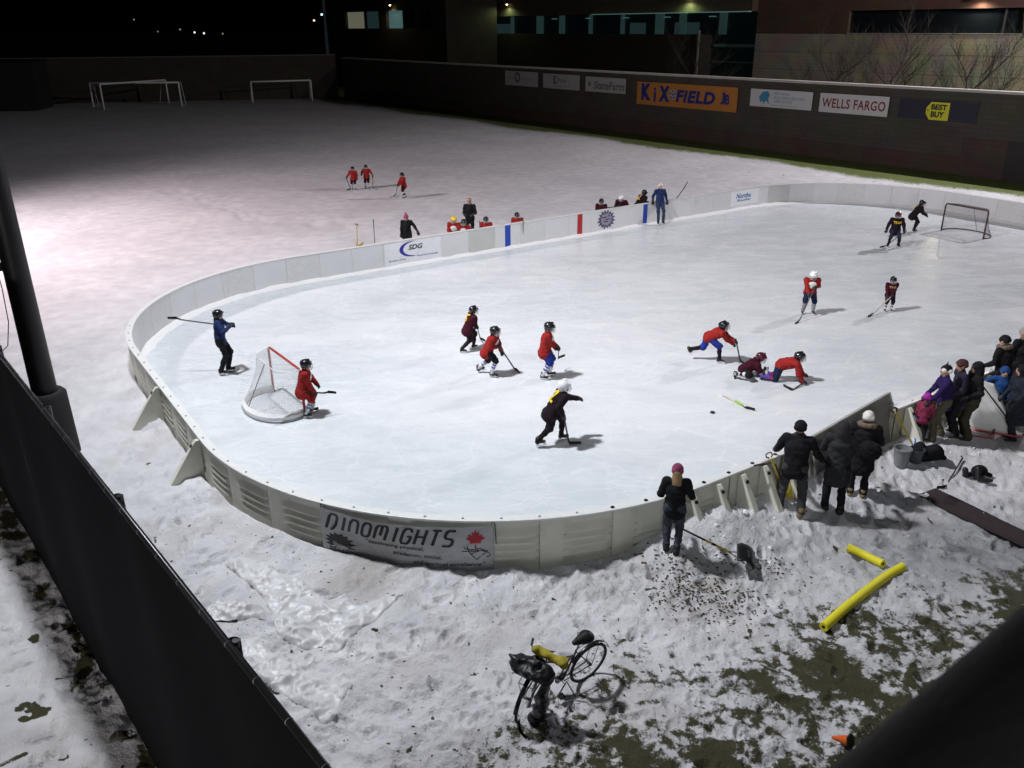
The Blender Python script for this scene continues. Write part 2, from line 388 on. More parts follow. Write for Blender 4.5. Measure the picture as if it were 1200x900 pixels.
    for q, nm in ((-1, 'L'), (1, 'R')):
        ft = pose.get('foot'+nm, (q*.12, 0, 0, q*-8, 0)); fx, fy, fz, fyaw, fpit = ft
        FR = rotz(math.radians(fyaw))@rotx(-math.radians(fpit)); base = .07 if o.get('skates') else 0
        sole = np.array([fx, fy, fz+base]); ank = sole+FR@np.array([0, -.02, .095])
        hipj = pel+sd*q*hipw-t*.02; kn, ank = ik(hipj, ank, th, sh, pose.get('knee'+nm, (q*.12, 1, .1)))
        sole = ank-FR@np.array([0, -.02, .095])
        if kid:
            P.append(Cap(hipj, kn, .115, .1, pants)) if o.get('shorts', True) else P.append(Cap(hipj, kn, .1, .08, pants))
            sk = o.get('sock', SOCKW); P.append(Cap(kn, ank, .074, .056, sk, bands=o.get('bands')))
        else:
            P.append(Cap(hipj, kn, .1*wide, .072, pants)); P.append(Cap(kn, ank, .072, .06 if not o.get('baggy') else .075, pants))
        bm = shoe
        P.append(Cap(ank+FR@np.array([0, 0, .05]), sole+FR@np.array([0, -.04, .045]), .05, .047, bm)); P.append(Cap(sole+FR@np.array([0, -.055, .04]), sole+FR@np.array([0, .13, .033]), .043, .035, bm, FR[:, 0], 1.12))
        if o.get('skates'):
            mb = MB(); bx = sole*s
            mb.beam(bx+FR@np.array([0, -.1, -.055])*s, bx+FR@np.array([0, .165, -.055])*s, .006*s, .03*s, FR[:, 2])
            for yy in (-.06, .11): mb.beam(bx+FR@np.array([0, yy-.035, -.022])*s, bx+FR@np.array([0, yy+.035, -.022])*s, .03*s, .044*s, FR[:, 2], 1)
            mb.build('skate_blade', [STEEL, WPLAST], root)
    FOLD[0] = .02; body = sdf_object('body', P, cell/s if s > .3 else cell, root, .028, s); FOLD[0] = 0
    cs = cell/s
    if o.get('helmet'): helmet(root, hc, HR, hs, o['helmet'], cs, o.get('cage', True), s)
    if o.get('helmethair'): sdf_object('hair', [Cap(hp(0, -.07, -.04), hp(0, -.11, -.2), .055*hs, .035*hs, o['helmethair'], HR[:, 0], 1.3)], cs, root, .02, s)
    if o.get('hat'):
        hm = o['hat']; Q = [Ell(hp(0, -.012, .055), np.array([.094, .112, .09])*hs, hm, HR)]
        Q.append(Cap(hp(-.05, .045, .035), hp(.05, .045, .035), .055*hs, .055*hs, o.get('hatband', hm))); Q.append(Cap(hp(-.05, -.06, .02), hp(.05, -.06, .02), .058*hs, .058*hs, o.get('hatband', hm)))
        if o.get('bobble'): Q.append(Ell(hp(0, -.03, .165), np.array([.04, .04, .04])*hs, o['bobble'], HR))
        if o.get('tall'): Q.append(Cap(hp(0, -.02, .1), hp(0, -.05, .2), .06*hs, .03*hs, hm))
        if o.get('horns'):
            Q.append(Cap(hp(-.06, -.02, .12), hp(-.09, -.05, .19), .02*hs, .008*hs, BLACKC)); Q.append(Cap(hp(.06, -.02, .12), hp(.09, -.05, .19), .02*hs, .008*hs, BLACKC))
        if o.get('flaps'):
            for q in (-1, 1): Q.append(Cap(hp(.08*q, 0, 0), hp(.075*q, .01, -.07), .03*hs, .02*hs, hm))
        sdf_object('hat', Q, cs*.8, root, .02, s)
    # prints on the jersey, laid on the cloth
    for kind, where, size, pm in o.get('prints', []):
        if kind == 'logo':
            n = 20; V = [(0, 0, 0)]+[(size*.5*math.cos(2*PI*i/n)*(1+.12*math.sin(5*i)), size*.42*math.sin(2*PI*i/n), 0) for i in range(n)]+[(size*.25*math.cos(2*PI*i/n), size*.21*math.sin(2*PI*i/n), 0) for i in range(n)]
            Fc = [(0, 1+n+i, 1+n+(i+1) % n) for i in range(n)]+[(1+n+i, 1+i, 1+(i+1) % n, 1+n+(i+1) % n) for i in range(n)]; V = np.array(V, float)
        else:
            V, Fc = text_geo(kind, 1.0, .02, cuts=2); w0 = V[:, 0].max()-V[:, 0].min(); h0 = V[:, 1].max()-V[:, 1].min(); V = fit_text(V, size*w0/h0 if len(kind) < 3 else size*3.2, size)
        sg = 1 if where == 'front' else -1; zc = .3 if len(str(kind)) < 3 or kind == 'logo' else .34
        c0 = pel+t*zc+fw*sg*.35
        W = c0+np.outer(V[:, 0]*sg*-1 if sg > 0 else V[:, 0], sd)+np.outer(V[:, 1], t)
        d = -fw*sg
        for _ in range(24): W = W+(sdf_all(TORSO, W, .028)-.034)[:, None]*d*.8
        mb = MB(); mb.add(W*s, Fc); mb.build('jersey_print', pm, root)
    Rz = rotz(math.radians(face-90)); pos = np.asarray(pos, float)
    out = {k: pos+Rz@(v*s) for k, v in hands.items()}; out['root'] = root; PEOPLE.append(root); return out
def stick(label, top, heel, toe, group='hockey sticks', shaft=STICKB, blade=TAPE, tapecol=None):
    top = np.asarray(top, float); heel = np.asarray(heel, float); toe = np.asarray(toe, float)
    r = empty('hockey_stick', tuple(heel), 0, label, 'hockey stick', group)
    a = top-heel; mb = MB(); mb.beam(a, nrm(a)*.06, .022, .03); mb.build('shaft', shaft, r)
    g = MB(); g.beam(a, a-nrm(a)*.14, .027, .034); g.build('grip_tape', tapecol or TAPE, r)
    b = toe-heel; d = nrm(b); L = np.linalg.norm(b); sdv = nrm(np.cross(d, (0, 0, 1))); K = 7; V = []
    for i in range(K):
        u = i/(K-1); c = d*L*u+sdv*(.03*u*u); w = .036-.006*u
        for zz in (-w, w):
            for e in (-.006, .006): V.append(c+np.array([0, 0, zz+.036])+sdv*e)
    Fc = []
    for i in range(K-1):
        p = i*4; q = p+4; Fc += [(p, q, q+1, p+1), (p+2, p+3, q+3, q+2), (p, p+2, q+2, q), (p+1, q+1, q+3, p+3)]
    Fc += [(0, 1, 3, 2), (K*4-4, K*4-2, K*4-1, K*4-3)]
    bm = MB(); bm.add(V, Fc); bm.beam(nrm(a)*.1+d*.0, d*.04+np.array([0, 0, .04]), .02, .036); bm.build('blade', blade, r)
    return r
# ------------------------------------------------------------------ rink geometry
CA, SA = math.cos(RA), math.sin(RA)
def r2w(lx, ly): return np.array([RCX+CA*lx-SA*ly, RCY+SA*lx+CA*ly])
def w2r(x, y): return CA*(x-RCX)+SA*(y-RCY), -SA*(x-RCX)+CA*(y-RCY)
def rsdf(x, y):
    lx, ly = w2r(x, y); qx = np.abs(lx)-(RL/2-RR); qy = np.abs(ly)-(RW/2-RR)
    return np.hypot(np.maximum(qx, 0), np.maximum(qy, 0))+np.minimum(np.maximum(qx, qy), 0)-RR
SX, SY, QA = RL-2*RR, RW-2*RR, PI*RR/2
PER = 2*SX+2*SY+4*QA
def ring(s):   # counter-clockwise from the start of the near long side; returns point, outward normal (world xy)
    s = s % PER; a, b = SX/2, SY/2
    segs = [('l', SX, (-a, -RW/2), (1, 0), (0, -1)), ('c', QA, (a, -b), -PI/2, 0), ('l', SY, (RL/2, -b), (0, 1), (1, 0)), ('c', QA, (a, b), 0, 0),
            ('l', SX, (a, RW/2), (-1, 0), (0, 1)), ('c', QA, (-a, b), PI/2, 0), ('l', SY, (-RL/2, b), (0, -1), (-1, 0)), ('c', QA, (-a, -b), PI, 0)]
    for g in segs:
        if s <= g[1]+1e-9:
            if g[0] == 'l': p = (g[2][0]+g[3][0]*s, g[2][1]+g[3][1]*s); n = g[4]
            else:
                th = g[3]+s/RR; n = (math.cos(th), math.sin(th)); p = (g[2][0]+RR*n[0], g[2][1]+RR*n[1])
            break
        s -= g[1]
    P = r2w(*p); return P, np.array([CA*n[0]-SA*n[1], SA*n[0]+CA*n[1]])
_ss = np.linspace(0, PER, 4200); _rp = np.array([ring(s)[0] for s in _ss])
def s_at(p): return _ss[np.argmin(((_rp-np.asarray(p)[:2])**2).sum(1))]

# ------------------------------------------------------------------ ground
W0 = up(1000, 187.5)[:2]; W1 = up(1200, 212.5)[:2]; WD = (W1-W0)/np.linalg.norm(W1-W0); WN = np.array([WD[1], -WD[0]])   # sign wall: WN points back towards... (checked below)
if WN@(np.array([0, 0])-W0) < 0: WN = -WN      # WN points to the camera side
FA = up(0, 570)[:2]; FB = up(185, 900)[:2]; FD = (FB-FA)/np.linalg.norm(FB-FA); FN = np.array([-FD[1], FD[0]])
if FN@(np.array([0, 0])-FA) < 0: FN = -FN      # FN points to the camera side
foot = []
for _ in range(1100):
    while True:
        x = RNG.uniform(-9, 14); y = RNG.uniform(6, 17)
        if rsdf(x, y) > .35: break
    foot.append((x, y, RNG.uniform(0, PI), RNG.uniform(.02, .07), RNG.uniform(.05, .13)))
def trail(a, b, n, side=.18, depth=.06):
    a = np.array(a[:2]); b = np.array(b[:2]); d = b-a; d /= np.linalg.norm(d); nn = np.array([-d[1], d[0]]); out = []
    for i in range(n):
        p = a+(b-a)*i/(n-1)+nn*(side if i % 2 else -side)+RNG.normal(0, .15, 2); out.append((p[0], p[1], math.atan2(d[1], d[0]), depth, .17))
    return out
tr = trail(up(195, 221), up(262, 238), 16, .3, .09)+trail(up(262, 238), up(300, 255), 10, .3, .09)+trail(up(300, 255), up(420, 264), 16, .3, .07)
tr += trail(up(765, 190), up(925, 203), 34, .3, .03)+trail(up(925, 203), up(1010, 210), 26, .35, .03)+trail(up(960, 192), up(1040, 214), 30, .3, .03)+trail(up(800, 196), up(850, 214), 10, .3, .04)
def gz(x, y, fine=True):
    x = np.asarray(x, float); y = np.asarray(y, float)
    d = rsdf(x, y)-CT; lx, ly = w2r(x, y); out = sst(-.05, .12, d)
    r = np.hypot(x, y); near = 1-sst(22, 34, r)
    z = -.10+.05*(fbm(x*.12, y*.12, 5)-.5)
    z = z+.06*near*out
    side = sst(-13.8, -11.5, lx)*sst(.2, -1.5, ly)
    z = z+out*side*.26*np.exp(-(np.maximum(d, 0)/1.1)**2)
    m = up(790, 650); z = z+out*.34*np.exp(-(((x-m[0])**2+(y-m[1])**2)/.9))
    m = up(850, 632); z = z+out*.22*np.exp(-(((x-m[0])**2+(y-m[1])**2)/.5))
    m = up(1130, 525); z = z+out*.12*np.exp(-(((x-m[0])**2+(y-m[1])**2)/1.5))
    z = z+out*near*.1*np.exp(-np.maximum(d-.02, 0)/.35)+out*near*.05*np.exp(-(np.maximum(d, 0)/.45)**2)*(.5+fbm(x*1.7, y*1.7, 201)); left = sst(-1, -6, x)*near; z = z+out*left*.12*np.exp(-(np.maximum(d-.3, 0)/1.6)**2)
    if fine:
        lum = (fbm(x*1.5, y*1.5, 21)-.5)*.24+(fbm(x*5, y*5, 31, 3)-.5)*.1
        rid = 1-np.abs(2*fbm(x*2.3, y*2.3, 77, 3)-1); lum = lum+(rid-.75)*.09+(fbm(x*12, y*12, 131, 3)-.5)*.05*sst(.4, .6, fbm(x*.8, y*.8, 99))
        calm = .35+.65*sst(.35, .6, fbm(x*.5, y*.5, 63)); z = z+out*near*lum*calm+out*(1-near)*(fbm(x*.5, y*.5, 44)-.5)*.04
    return z
def base_z(x, y): return float(gz(x, y, True))
def make_ground():
    th_d = np.radians(90-np.linspace(-37, 37, 700)); th_o = np.radians(90-np.linspace(37, 323, 60)[1:-1]); th = np.concatenate([th_d, th_o]); nt = len(th)
    r = [.0, .8, 1.6, 2.6, 3.4]; x = 4.2
    while x < 200: r.append(x); x += max(.035, x*x/(H*F)*1.25*1.6)
    r += [230, 280, 360, 500, 800, 1500, 3000]; r = np.array(r); nr = len(r)
    X = r[:, None]*np.cos(th); Y = r[:, None]*np.sin(th); Z = gz(X, Y)
    d = rsdf(X, Y)-CT
    for (fx, fy, a, dep, rad) in foot:
        rr = math.hypot(fx, fy); i0, i1 = np.searchsorted(r, [rr-.5, rr+.5]); sx = X[i0:i1, :700]-fx; sy = Y[i0:i1, :700]-fy
        u = sx*math.cos(a)+sy*math.sin(a); v = -sx*math.sin(a)+sy*math.cos(a); q = (u/(rad*1.4))**2+(v/(rad*.7))**2; Z[i0:i1, :700] -= dep*np.exp(-q*q)-dep*.35*np.exp(-(q-1.9)**2)
    for (fx, fy, a, dep, rad) in tr:
        rr = math.hypot(fx, fy); i0, i1 = np.searchsorted(r, [rr-1, rr+1]); sx = X[i0:i1, :700]-fx; sy = Y[i0:i1, :700]-fy
        u = sx*math.cos(a)+sy*math.sin(a); v = -sx*math.sin(a)+sy*math.cos(a); q = (u/(rad*2))**2+(v/(rad*1.4))**2; Z[i0:i1, :700] -= dep*np.exp(-q)
    Z[d < -.2] = np.minimum(Z[d < -.2], -.06)
    Z[r > 230, :] = -.1
    V = np.stack([X, Y, Z], -1).reshape(-1, 3)
    i, j = np.meshgrid(np.arange(nr-1), np.arange(nt), indexing='ij'); j2 = (j+1) % nt
    Q = np.stack([i*nt+j, (i+1)*nt+j, (i+1)*nt+j2, i*nt+j2], -1).reshape(-1, 4)[:, ::-1]
    # where the snow is thin: grass showing, and dirty patches
    f = .36+.05*(X-1)-.12*(Y-9.5); f = np.clip(f, 0, .515)*(1-sst(11.6, 12.9, Y-.22*(X-6)))*sst(-3.5, 0, X)
    f = np.where(rsdf(X, Y) < .4, 0, f); f = f*sst(.3, 1.2, rsdf(X, Y))
    g1 = fbm(X*1.1, Y*1.1, 91, 4)*.5+fbm(X*5.5, Y*5.5, 95, 4)*.5
    grass = np.clip(.5+(f*1.12+.01-g1)*2.6, 0, 1)
    sp = fbm(X*9, Y*9, 141, 2); grass = np.maximum(grass, sst(.82, .88, sp)*(rsdf(X, Y) > .4)*(np.hypot(X, Y) < 19)*.9)
    fo = (np.stack([X, Y], -1)-FA)@FN
    grass = np.maximum(grass, np.clip(.5+(.30-np.abs(fo-.12)*1.1-1.0*(fbm(X*3, Y*3, 12)-.28))*2.5, 0, 1)*sst(.75, .5, fo))
    far_side = fo > .5; g3 = fbm(X*2.5, Y*2.5, 55, 4); grass = np.maximum(grass, np.where(far_side & (X < -2.5), sst(.66, .72, g3), 0))
    wd = (np.stack([X, Y], -1)-W0)@WN; along = (np.stack([X, Y], -1)-W0)@WD
    width = 5.0+.5*np.sin(along*.35)+1.1*(fbm(X*1.2, Y*1.2, 8)-.5)
    grass = np.maximum(grass, np.clip((width-wd)/2.2+.45, 0, 1)); lawn = (wd < width+3)*1.0
    for (fx, fy, a, dep, rad) in tr[42:]:
        grass = np.maximum(grass, .5*np.exp(-(((X-fx)**2+(Y-fy)**2)/.03)))  # far trail prints darkened through the grass mask
    c = up(835, 695)[:2]; chips = np.exp(-(((X-c[0])**2+(Y-c[1])**2)/.35))
    c = up(430, 672)[:2]; dirt = .5*np.exp(-(((X-c[0])**2+(Y-c[1])**2)/.5))*fbm(X*3, Y*3, 4)+.45*chips*sst(.4, .65, fbm(X*5, Y*5, 41))
    dirt = dirt+.22*sst(.5, .7, fbm(X*1.1, Y*1.1, 71))*(1-sst(20, 28, np.hypot(X, Y)))
    c = up(1130, 640)[:2]; ice = np.exp(-((((X-c[0])/2.6)**2+((Y-c[1])/1.3)**2)))
    m = bpy.data.materials.new('snowy_ground'); nt_, b = nodes_of(m); L = nt_.links
    o = npmesh('ground', V, Q, m, None, True)
    for nm, A in (('grass', grass), ('dirt', dirt), ('icy', ice), ('lawn', lawn), ('relief', .2+.8*(1-sst(18, 42, np.hypot(X, Y))))):
        at = o.data.attributes.new(nm, 'FLOAT', 'POINT'); at.data.foreach_set('value', A.astype(np.float32).ravel())
    tag(o, kind='structure')
    tc = nt_.nodes.new('ShaderNodeTexCoord')
    def noise(sc, det=6, rough=.6):
        n = nt_.nodes.new('ShaderNodeTexNoise'); n.inputs['Scale'].default_value = sc; n.inputs['Detail'].default_value = det; n.inputs['Roughness'].default_value = rough; L.new(tc.outputs['Object'], n.inputs['Vector']); return n
    def ramp(src, a, b_, ca=(0, 0, 0, 1), cb=(1, 1, 1, 1)):
        r_ = nt_.nodes.new('ShaderNodeValToRGB'); r_.color_ramp.elements[0].position = a; r_.color_ramp.elements[1].position = b_; r_.color_ramp.elements[0].color = ca; r_.color_ramp.elements[1].color = cb; L.new(src, r_.inputs[0]); return r_
    def mix(fac, a, b_, bt='MIX'):
        x = nt_.nodes.new('ShaderNodeMix'); x.data_type = 'RGBA'; x.blend_type = bt
        for k, v in ((0, fac), (6, a), (7, b_)):
            if isinstance(v, (tuple, float, int)): x.inputs[k].default_value = v
            else: L.new(v, x.inputs[k])
        return x.outputs[2]
    def attr(n):
        a = nt_.nodes.new('ShaderNodeAttribute'); a.attribute_name = n; return a.outputs['Fac']
    snow = ramp(noise(1.7).outputs['Fac'], .3, .7, (.6, .59, .62, 1), (.8, .785, .81, 1)).outputs[0]
    snow = mix(ramp(noise(.22, 5, .65).outputs['Fac'], .42, .68).outputs[0], snow, mix(.5, snow, (.5, .5, .53, 1)))
    snow = mix(attr('dirt'), snow, (.3, .25, .2, 1))
    snow = mix(attr('icy'), snow, ramp(noise(2.5).outputs['Fac'], .35, .65, (.12, .12, .13, 1), (.4, .4, .42, 1)).outputs[0])
    gr = mix(noise(5).outputs['Fac'], (.03, .029, .012, 1), (.085, .072, .036, 1)); gr = mix(ramp(noise(60).outputs['Fac'], .4, .7).outputs[0], gr, (.035, .04, .014, 1))
    gr = mix(attr('lawn'), gr, mix(noise(.8).outputs['Fac'], (.075, .11, .025, 1), (.17, .2, .065, 1)))
    n6 = noise(8, 8, .8); ad = nt_.nodes.new('ShaderNodeMath'); ad.operation = 'MULTIPLY_ADD'; L.new(n6.outputs['Fac'], ad.inputs[0]); ad.inputs[1].default_value = 2.4; L.new(attr('grass'), ad.inputs[2])
    mr = nt_.nodes.new('ShaderNodeMapRange'); L.new(ad.outputs[0], mr.inputs[0]); mr.inputs[1].default_value = 1.62; mr.inputs[2].default_value = 1.86; gm = mr.outputs[0]
    # a fleck here and there where blades poke through the snow
    L.new(mix(gm, snow, gr), b.inputs['Base Color'])
    rg = nt_.nodes.new('ShaderNodeMapRange'); L.new(attr('icy'), rg.inputs[0]); rg.inputs[3].default_value = .75; rg.inputs[4].default_value = .3; L.new(rg.outputs[0], b.inputs['Roughness'])
    b.inputs['Specular IOR Level'].default_value = .3
    bp = nt_.nodes.new('ShaderNodeBump'); bp.inputs['Distance'].default_value = .07; bp.inputs['Strength'].default_value = 1.0
    L.new(attr('relief'), bp.inputs['Strength'])
    L.new(mix(.5, noise(5, 8, .65).outputs['Fac'], noise(24, 4, .7).outputs['Fac']), bp.inputs['Height']); L.new(bp.outputs['Normal'], b.inputs['Normal'])
    return o
GROUND = make_ground()

# ------------------------------------------------------------------ ice sheet
def make_ice():
    m = bpy.data.materials.new('rink_ice'); nt, b = nodes_of(m); L = nt.links; tc = nt.nodes.new('ShaderNodeTexCoord')
    mp = nt.nodes.new('ShaderNodeMapping'); L.new(tc.outputs['Object'], mp.inputs[0]); mp.inputs['Rotation'].default_value = (0, 0, -RA); mp.inputs['Scale'].default_value = (.5, 1.3, 1)
    def noise(sc, det=6, src=None, rough=.55, dist=0):
        n = nt.nodes.new('ShaderNodeTexNoise'); n.inputs['Scale'].default_value = sc; n.inputs['Detail'].default_value = det; n.inputs['Roughness'].default_value = rough; n.inputs['Distortion'].default_value = dist
        L.new((src or tc.outputs['Object']), n.inputs['Vector']); return n.outputs['Fac']
    def ramp(src, a, b_, ca, cb):
        r_ = nt.nodes.new('ShaderNodeValToRGB'); r_.color_ramp.elements[0].position = a; r_.color_ramp.elements[1].position = b_; r_.color_ramp.elements[0].color = ca; r_.color_ramp.elements[1].color = cb; L.new(src, r_.inputs[0]); return r_.outputs[0]
    base = ramp(noise(.22, 5, mp.outputs[0]), .38, .62, (.60, .65, .685, 1), (.67, .705, .735, 1))
    sn = ramp(noise(1.1, 10, mp.outputs[0], .75, .5), .42, .78, (0, 0, 0, 1), (.75, .75, .75, 1))
    x = nt.nodes.new('ShaderNodeMix'); x.data_type = 'RGBA'; L.new(sn, x.inputs[0]); L.new(base, x.inputs[6]); x.inputs[7].default_value = (.76, .77, .79, 1)
    # fine skate scratches, stretched noise crossed at two angles
    mp2 = nt.nodes.new('ShaderNodeMapping'); L.new(tc.outputs['Object'], mp2.inputs[0]); mp2.inputs['Rotation'].default_value = (0, 0, .4); mp2.inputs['Scale'].default_value = (1.2, 22, 1)
    sc = ramp(noise(1.0, 3, mp2.outputs[0], .6, 1.5), .62, .68, (0, 0, 0, 1), (.35, .35, .35, 1))
    x2 = nt.nodes.new('ShaderNodeMix'); x2.data_type = 'RGBA'; L.new(sc, x2.inputs[0]); L.new(x.outputs[2], x2.inputs[6]); x2.inputs[7].default_value = (.85, .86, .88, 1)
    cur = x2.outputs[2]
    for sc_, wd_, am in ((.55, .006, .5), (1.3, .008, .35), (2.6, .012, .25)):
        nd = nt.nodes.new('ShaderNodeTexNoise'); nd.inputs['Scale'].default_value = sc_*1.3; nd.inputs['Detail'].default_value = 2; L.new(tc.outputs['Object'], nd.inputs['Vector'])
        va = nt.nodes.new('ShaderNodeVectorMath'); va.operation = 'MULTIPLY_ADD'; L.new(nd.outputs['Color'], va.inputs[0]); va.inputs[1].default_value = (1.6, 1.6, 0); L.new(tc.outputs['Object'], va.inputs[2])
        vo = nt.nodes.new('ShaderNodeTexVoronoi'); vo.feature = 'DISTANCE_TO_EDGE'; vo.inputs['Scale'].default_value = sc_; L.new(va.outputs[0], vo.inputs['Vector'])
        lm = nt.nodes.new('ShaderNodeMapRange'); L.new(vo.outputs['Distance'], lm.inputs[0]); lm.inputs[1].default_value = 0; lm.inputs[2].default_value = wd_*2.5; lm.inputs[3].default_value = am; lm.inputs[4].default_value = 0
        xx = nt.nodes.new('ShaderNodeMix'); xx.data_type = 'RGBA'; L.new(lm.outputs[0], xx.inputs[0]); L.new(cur, xx.inputs[6]); xx.inputs[7].default_value = (.84, .85, .87, 1); cur = xx.outputs[2]
    gr_ = ramp(noise(.35, 7, None, .7, .4), .45, .75, (0, 0, 0, 1), (.4, .4, .4, 1)); xx = nt.nodes.new('ShaderNodeMix'); xx.data_type = 'RGBA'; L.new(gr_, xx.inputs[0]); L.new(cur, xx.inputs[6]); xx.inputs[7].default_value = (.5, .51, .54, 1); cur = xx.outputs[2]
    L.new(cur, b.inputs['Base Color'])
    rr = nt.nodes.new('ShaderNodeMapRange'); L.new(sn, rr.inputs[0]); rr.inputs[3].default_value = .22; rr.inputs[4].default_value = .6; L.new(rr.outputs[0], b.inputs['Roughness'])
    b.inputs['Specular IOR Level'].default_value = .35
    bp = nt.nodes.new('ShaderNodeBump'); bp.inputs['Strength'].default_value = .15; bp.inputs['Distance'].default_value = .01; L.new(noise(3, 6, mp.outputs[0], .6), bp.inputs['Height']); L.new(bp.outputs['Normal'], b.inputs['Normal'])
    K = 240; ss = np.linspace(0, PER, K, endpoint=False); pts = [ring(s)[0] for s in ss]; V = []; Fc = []
    fr = [0, .25, .5, .75, .92, 1.0]
    for q in fr[1:]:
        for p in pts: V.append((RCX+(p[0]-RCX)*q, RCY+(p[1]-RCY)*q, 0))
    V.append((RCX, RCY, 0)); c = len(V)-1
    for k in range(K): Fc.append((c, k, (k+1) % K))
    for i in range(len(fr)-2):
        for k in range(K): Fc.append((i*K+k, (i+1)*K+k, (i+1)*K+(k+1) % K, i*K+(k+1) % K))
    mb = MB(); mb.add(V, Fc); tag(mb.build('ice', m), kind='structure')
    # ploughed snow lying along the foot of the boards
    sm = mat('rink_edge_snow', (.8, .79, .8), .8, var=.05, bump=.5, bscale=12); K = 900; V = []; Fc = []
    for k in range(K):
        s = PER*k/K; p, n = ring(s); w = .16+.16*vnoise(s*1.1, 0, 3)+.08*vnoise(s*4, 0, 4); h = .05+.05*vnoise(s*2.3, 3, 7)
        for (o_, z) in ((.0, h), (-w*.45, h*.75), (-w, .004)): V.append((p[0]+n[0]*o_, p[1]+n[1]*o_, z))
    for k in range(K):
        j = (k+1) % K
        for q in (0, 1): Fc.append((k*3+q, k*3+q+1, j*3+q+1, j*3+q))
    mb = MB(); mb.add(V, Fc); tag(mb.build('snow_ridge', sm, smooth=True), kind='structure')
make_ice()

# ------------------------------------------------------------------ boards
BW = mat('white_board_plastic', (.68, .67, .58), .45, var=.14, nscale=3, bump=.1, bscale=8); BWI = mat('white_board_inner', (.68, .68, .7), .38, var=.07, nscale=2)
BGI = mat('grey_board_inner', (.55, .55, .54), .4, var=.08, nscale=2); BT = mat('tan_board_plastic', (.45, .42, .33), .5, var=.1, nscale=2)
CAPM = mat('board_cap', (.74, .74, .73), .4, var=.04); BLUEM = mat('blue_line_paint', (.02, .06, .42), .4); REDM = mat('red_line_paint', (.42, .025, .03), .4)
HOLE = mat('dark_hole', (.01, .01, .01), .6)
boards = empty('rink_boards', (RCX, RCY, 0), 0, 'white plastic dasher boards running all round the oval ice rink', 'rink boards')
LOC = np.array([RCX, RCY, 0])
PL = 1.28; NP_ = int(round(PER/PL)); PL = PER/NP_
s_ref = s_at(up(650, 645, .45)[:2]); phase = s_ref-.21
S_GATE0 = s_at(up(958, 560, .5)); S_GATE1 = s_at(up(1050, 478, 1.0)); S_BENCH = s_at(up(1095, 455, 1.0))
S_DOOR0 = s_at(up(770, 258)); S_DOOR1 = s_at(up(756, 262))
near_lo = s_at(up(795, 578, 1.0))
def in_rng(s, a, b): return (s-a) % PER < (b-a) % PER
g_a = [s_at(up(x, 290)) for x in (563, 541)]; g_b = [s_at(up(x, 280)) for x in (637, 616)]; g_c = [s_at(up(x, 241)) for x in (944, 900)]
def lp(s, off, z): p, n = ring(s); return (p[0]+n[0]*off-RCX, p[1]+n[1]*off-RCY, z)
for k in range(NP_):
    s0 = phase+k*PL; mid = (s0+PL/2) % PER
    if in_rng(mid, S_GATE0, S_GATE1): continue
    straight = mid < SX
    nt = 14; zs = [0.0-.12, .03, .1, .16, .2, .24, .31, .35, .39, .46, .50, .54, .61, .65, .69, .78, .84, BH-.035]
    P = np.zeros((nt, len(zs), 3))
    for i in range(nt):
        t = i/(nt-1); s = s0+PL*t+(.004 if i == 0 else -.004 if i == nt-1 else 0)
        for j, z in enumerate(zs):
            if straight: off = CT-.03+(.02 if (t < .1 or t > .9) else 0)
            else:
                pil = t < .33; o1 = CT-.062
                if pil: off = CT-.005 if .02 < t < .31 else CT-.03
                else:
                    edge = .36 < t < .96; off = o1
                    if edge and .12 < z < .8: off = o1+(.058 if any(abs(z-c) < .03 for c in (.22, .37, .52, .67)) else 0)
            P[i, j] = lp(s, off, z)
    mb = MB(); mb.grid(P)
    Q = np.array([[lp(s0+PL*t+(.004 if t == 0 else -.004 if t == 1 else 0), 0.0, z) for z in (-.1, BH-.035)] for t in np.linspace(0, 1, 6)])
    mb.grid(Q[:, ::-1], 1); mb.grid(np.array([[lp(s0+.004, o_, z) for z in (-.12, BH-.035)] for o_ in (0, CT-.03)]))
    mb.grid(np.array([[lp(s0+PL-.004, o_, z) for z in (-.12, BH-.035)] for o_ in (CT-.03, 0)]))
    inner = BGI if any(in_rng(mid, a, b) for a, b in ((g_a[0], g_a[1]), (g_b[0], g_b[1]), (g_c[0], g_c[1]))) else (BWI if vnoise(k*3.1, 2, 9) > .35 else mat('offwhite_board_inner', (.65, .65, .66), .4))
    tan = in_rng(mid, S_GATE1, S_GATE1+16)
    o = mb.build('board_panel', [BT if tan else BW, inner], boards, smooth=True, angle=35)
K = 720; V = []; Fc = []
ks = [k for k in range(K)]
capmb = MB()
run = []
for k in range(K+1):
    s = PER*k/K
    gate = in_rng(s % PER, S_GATE0, S_GATE1)
    if not gate: run.append(s)
    if gate or k == K:
        if len(run) > 2:
            V = []; Fc = []
            for q in run: V += [lp(q, o_, z) for o_, z in ((-.012, BH-.03), (-.012, BH-.004), (0, BH), (CT, BH), (CT+.014, BH-.006), (CT+.014, BH-.045))]
            for i in range(len(run)-1):
                for j in range(5): Fc.append((i*6+j, (i+1)*6+j, (i+1)*6+j+1, i*6+j+1))
            capmb.add(V, Fc)
        run = []
cap = capmb.build('cap_rail', CAPM, boards, smooth=True, angle=30)
BOLTM = mat('grey_bolt', (.32, .32, .33), .5); bolt0 = {}
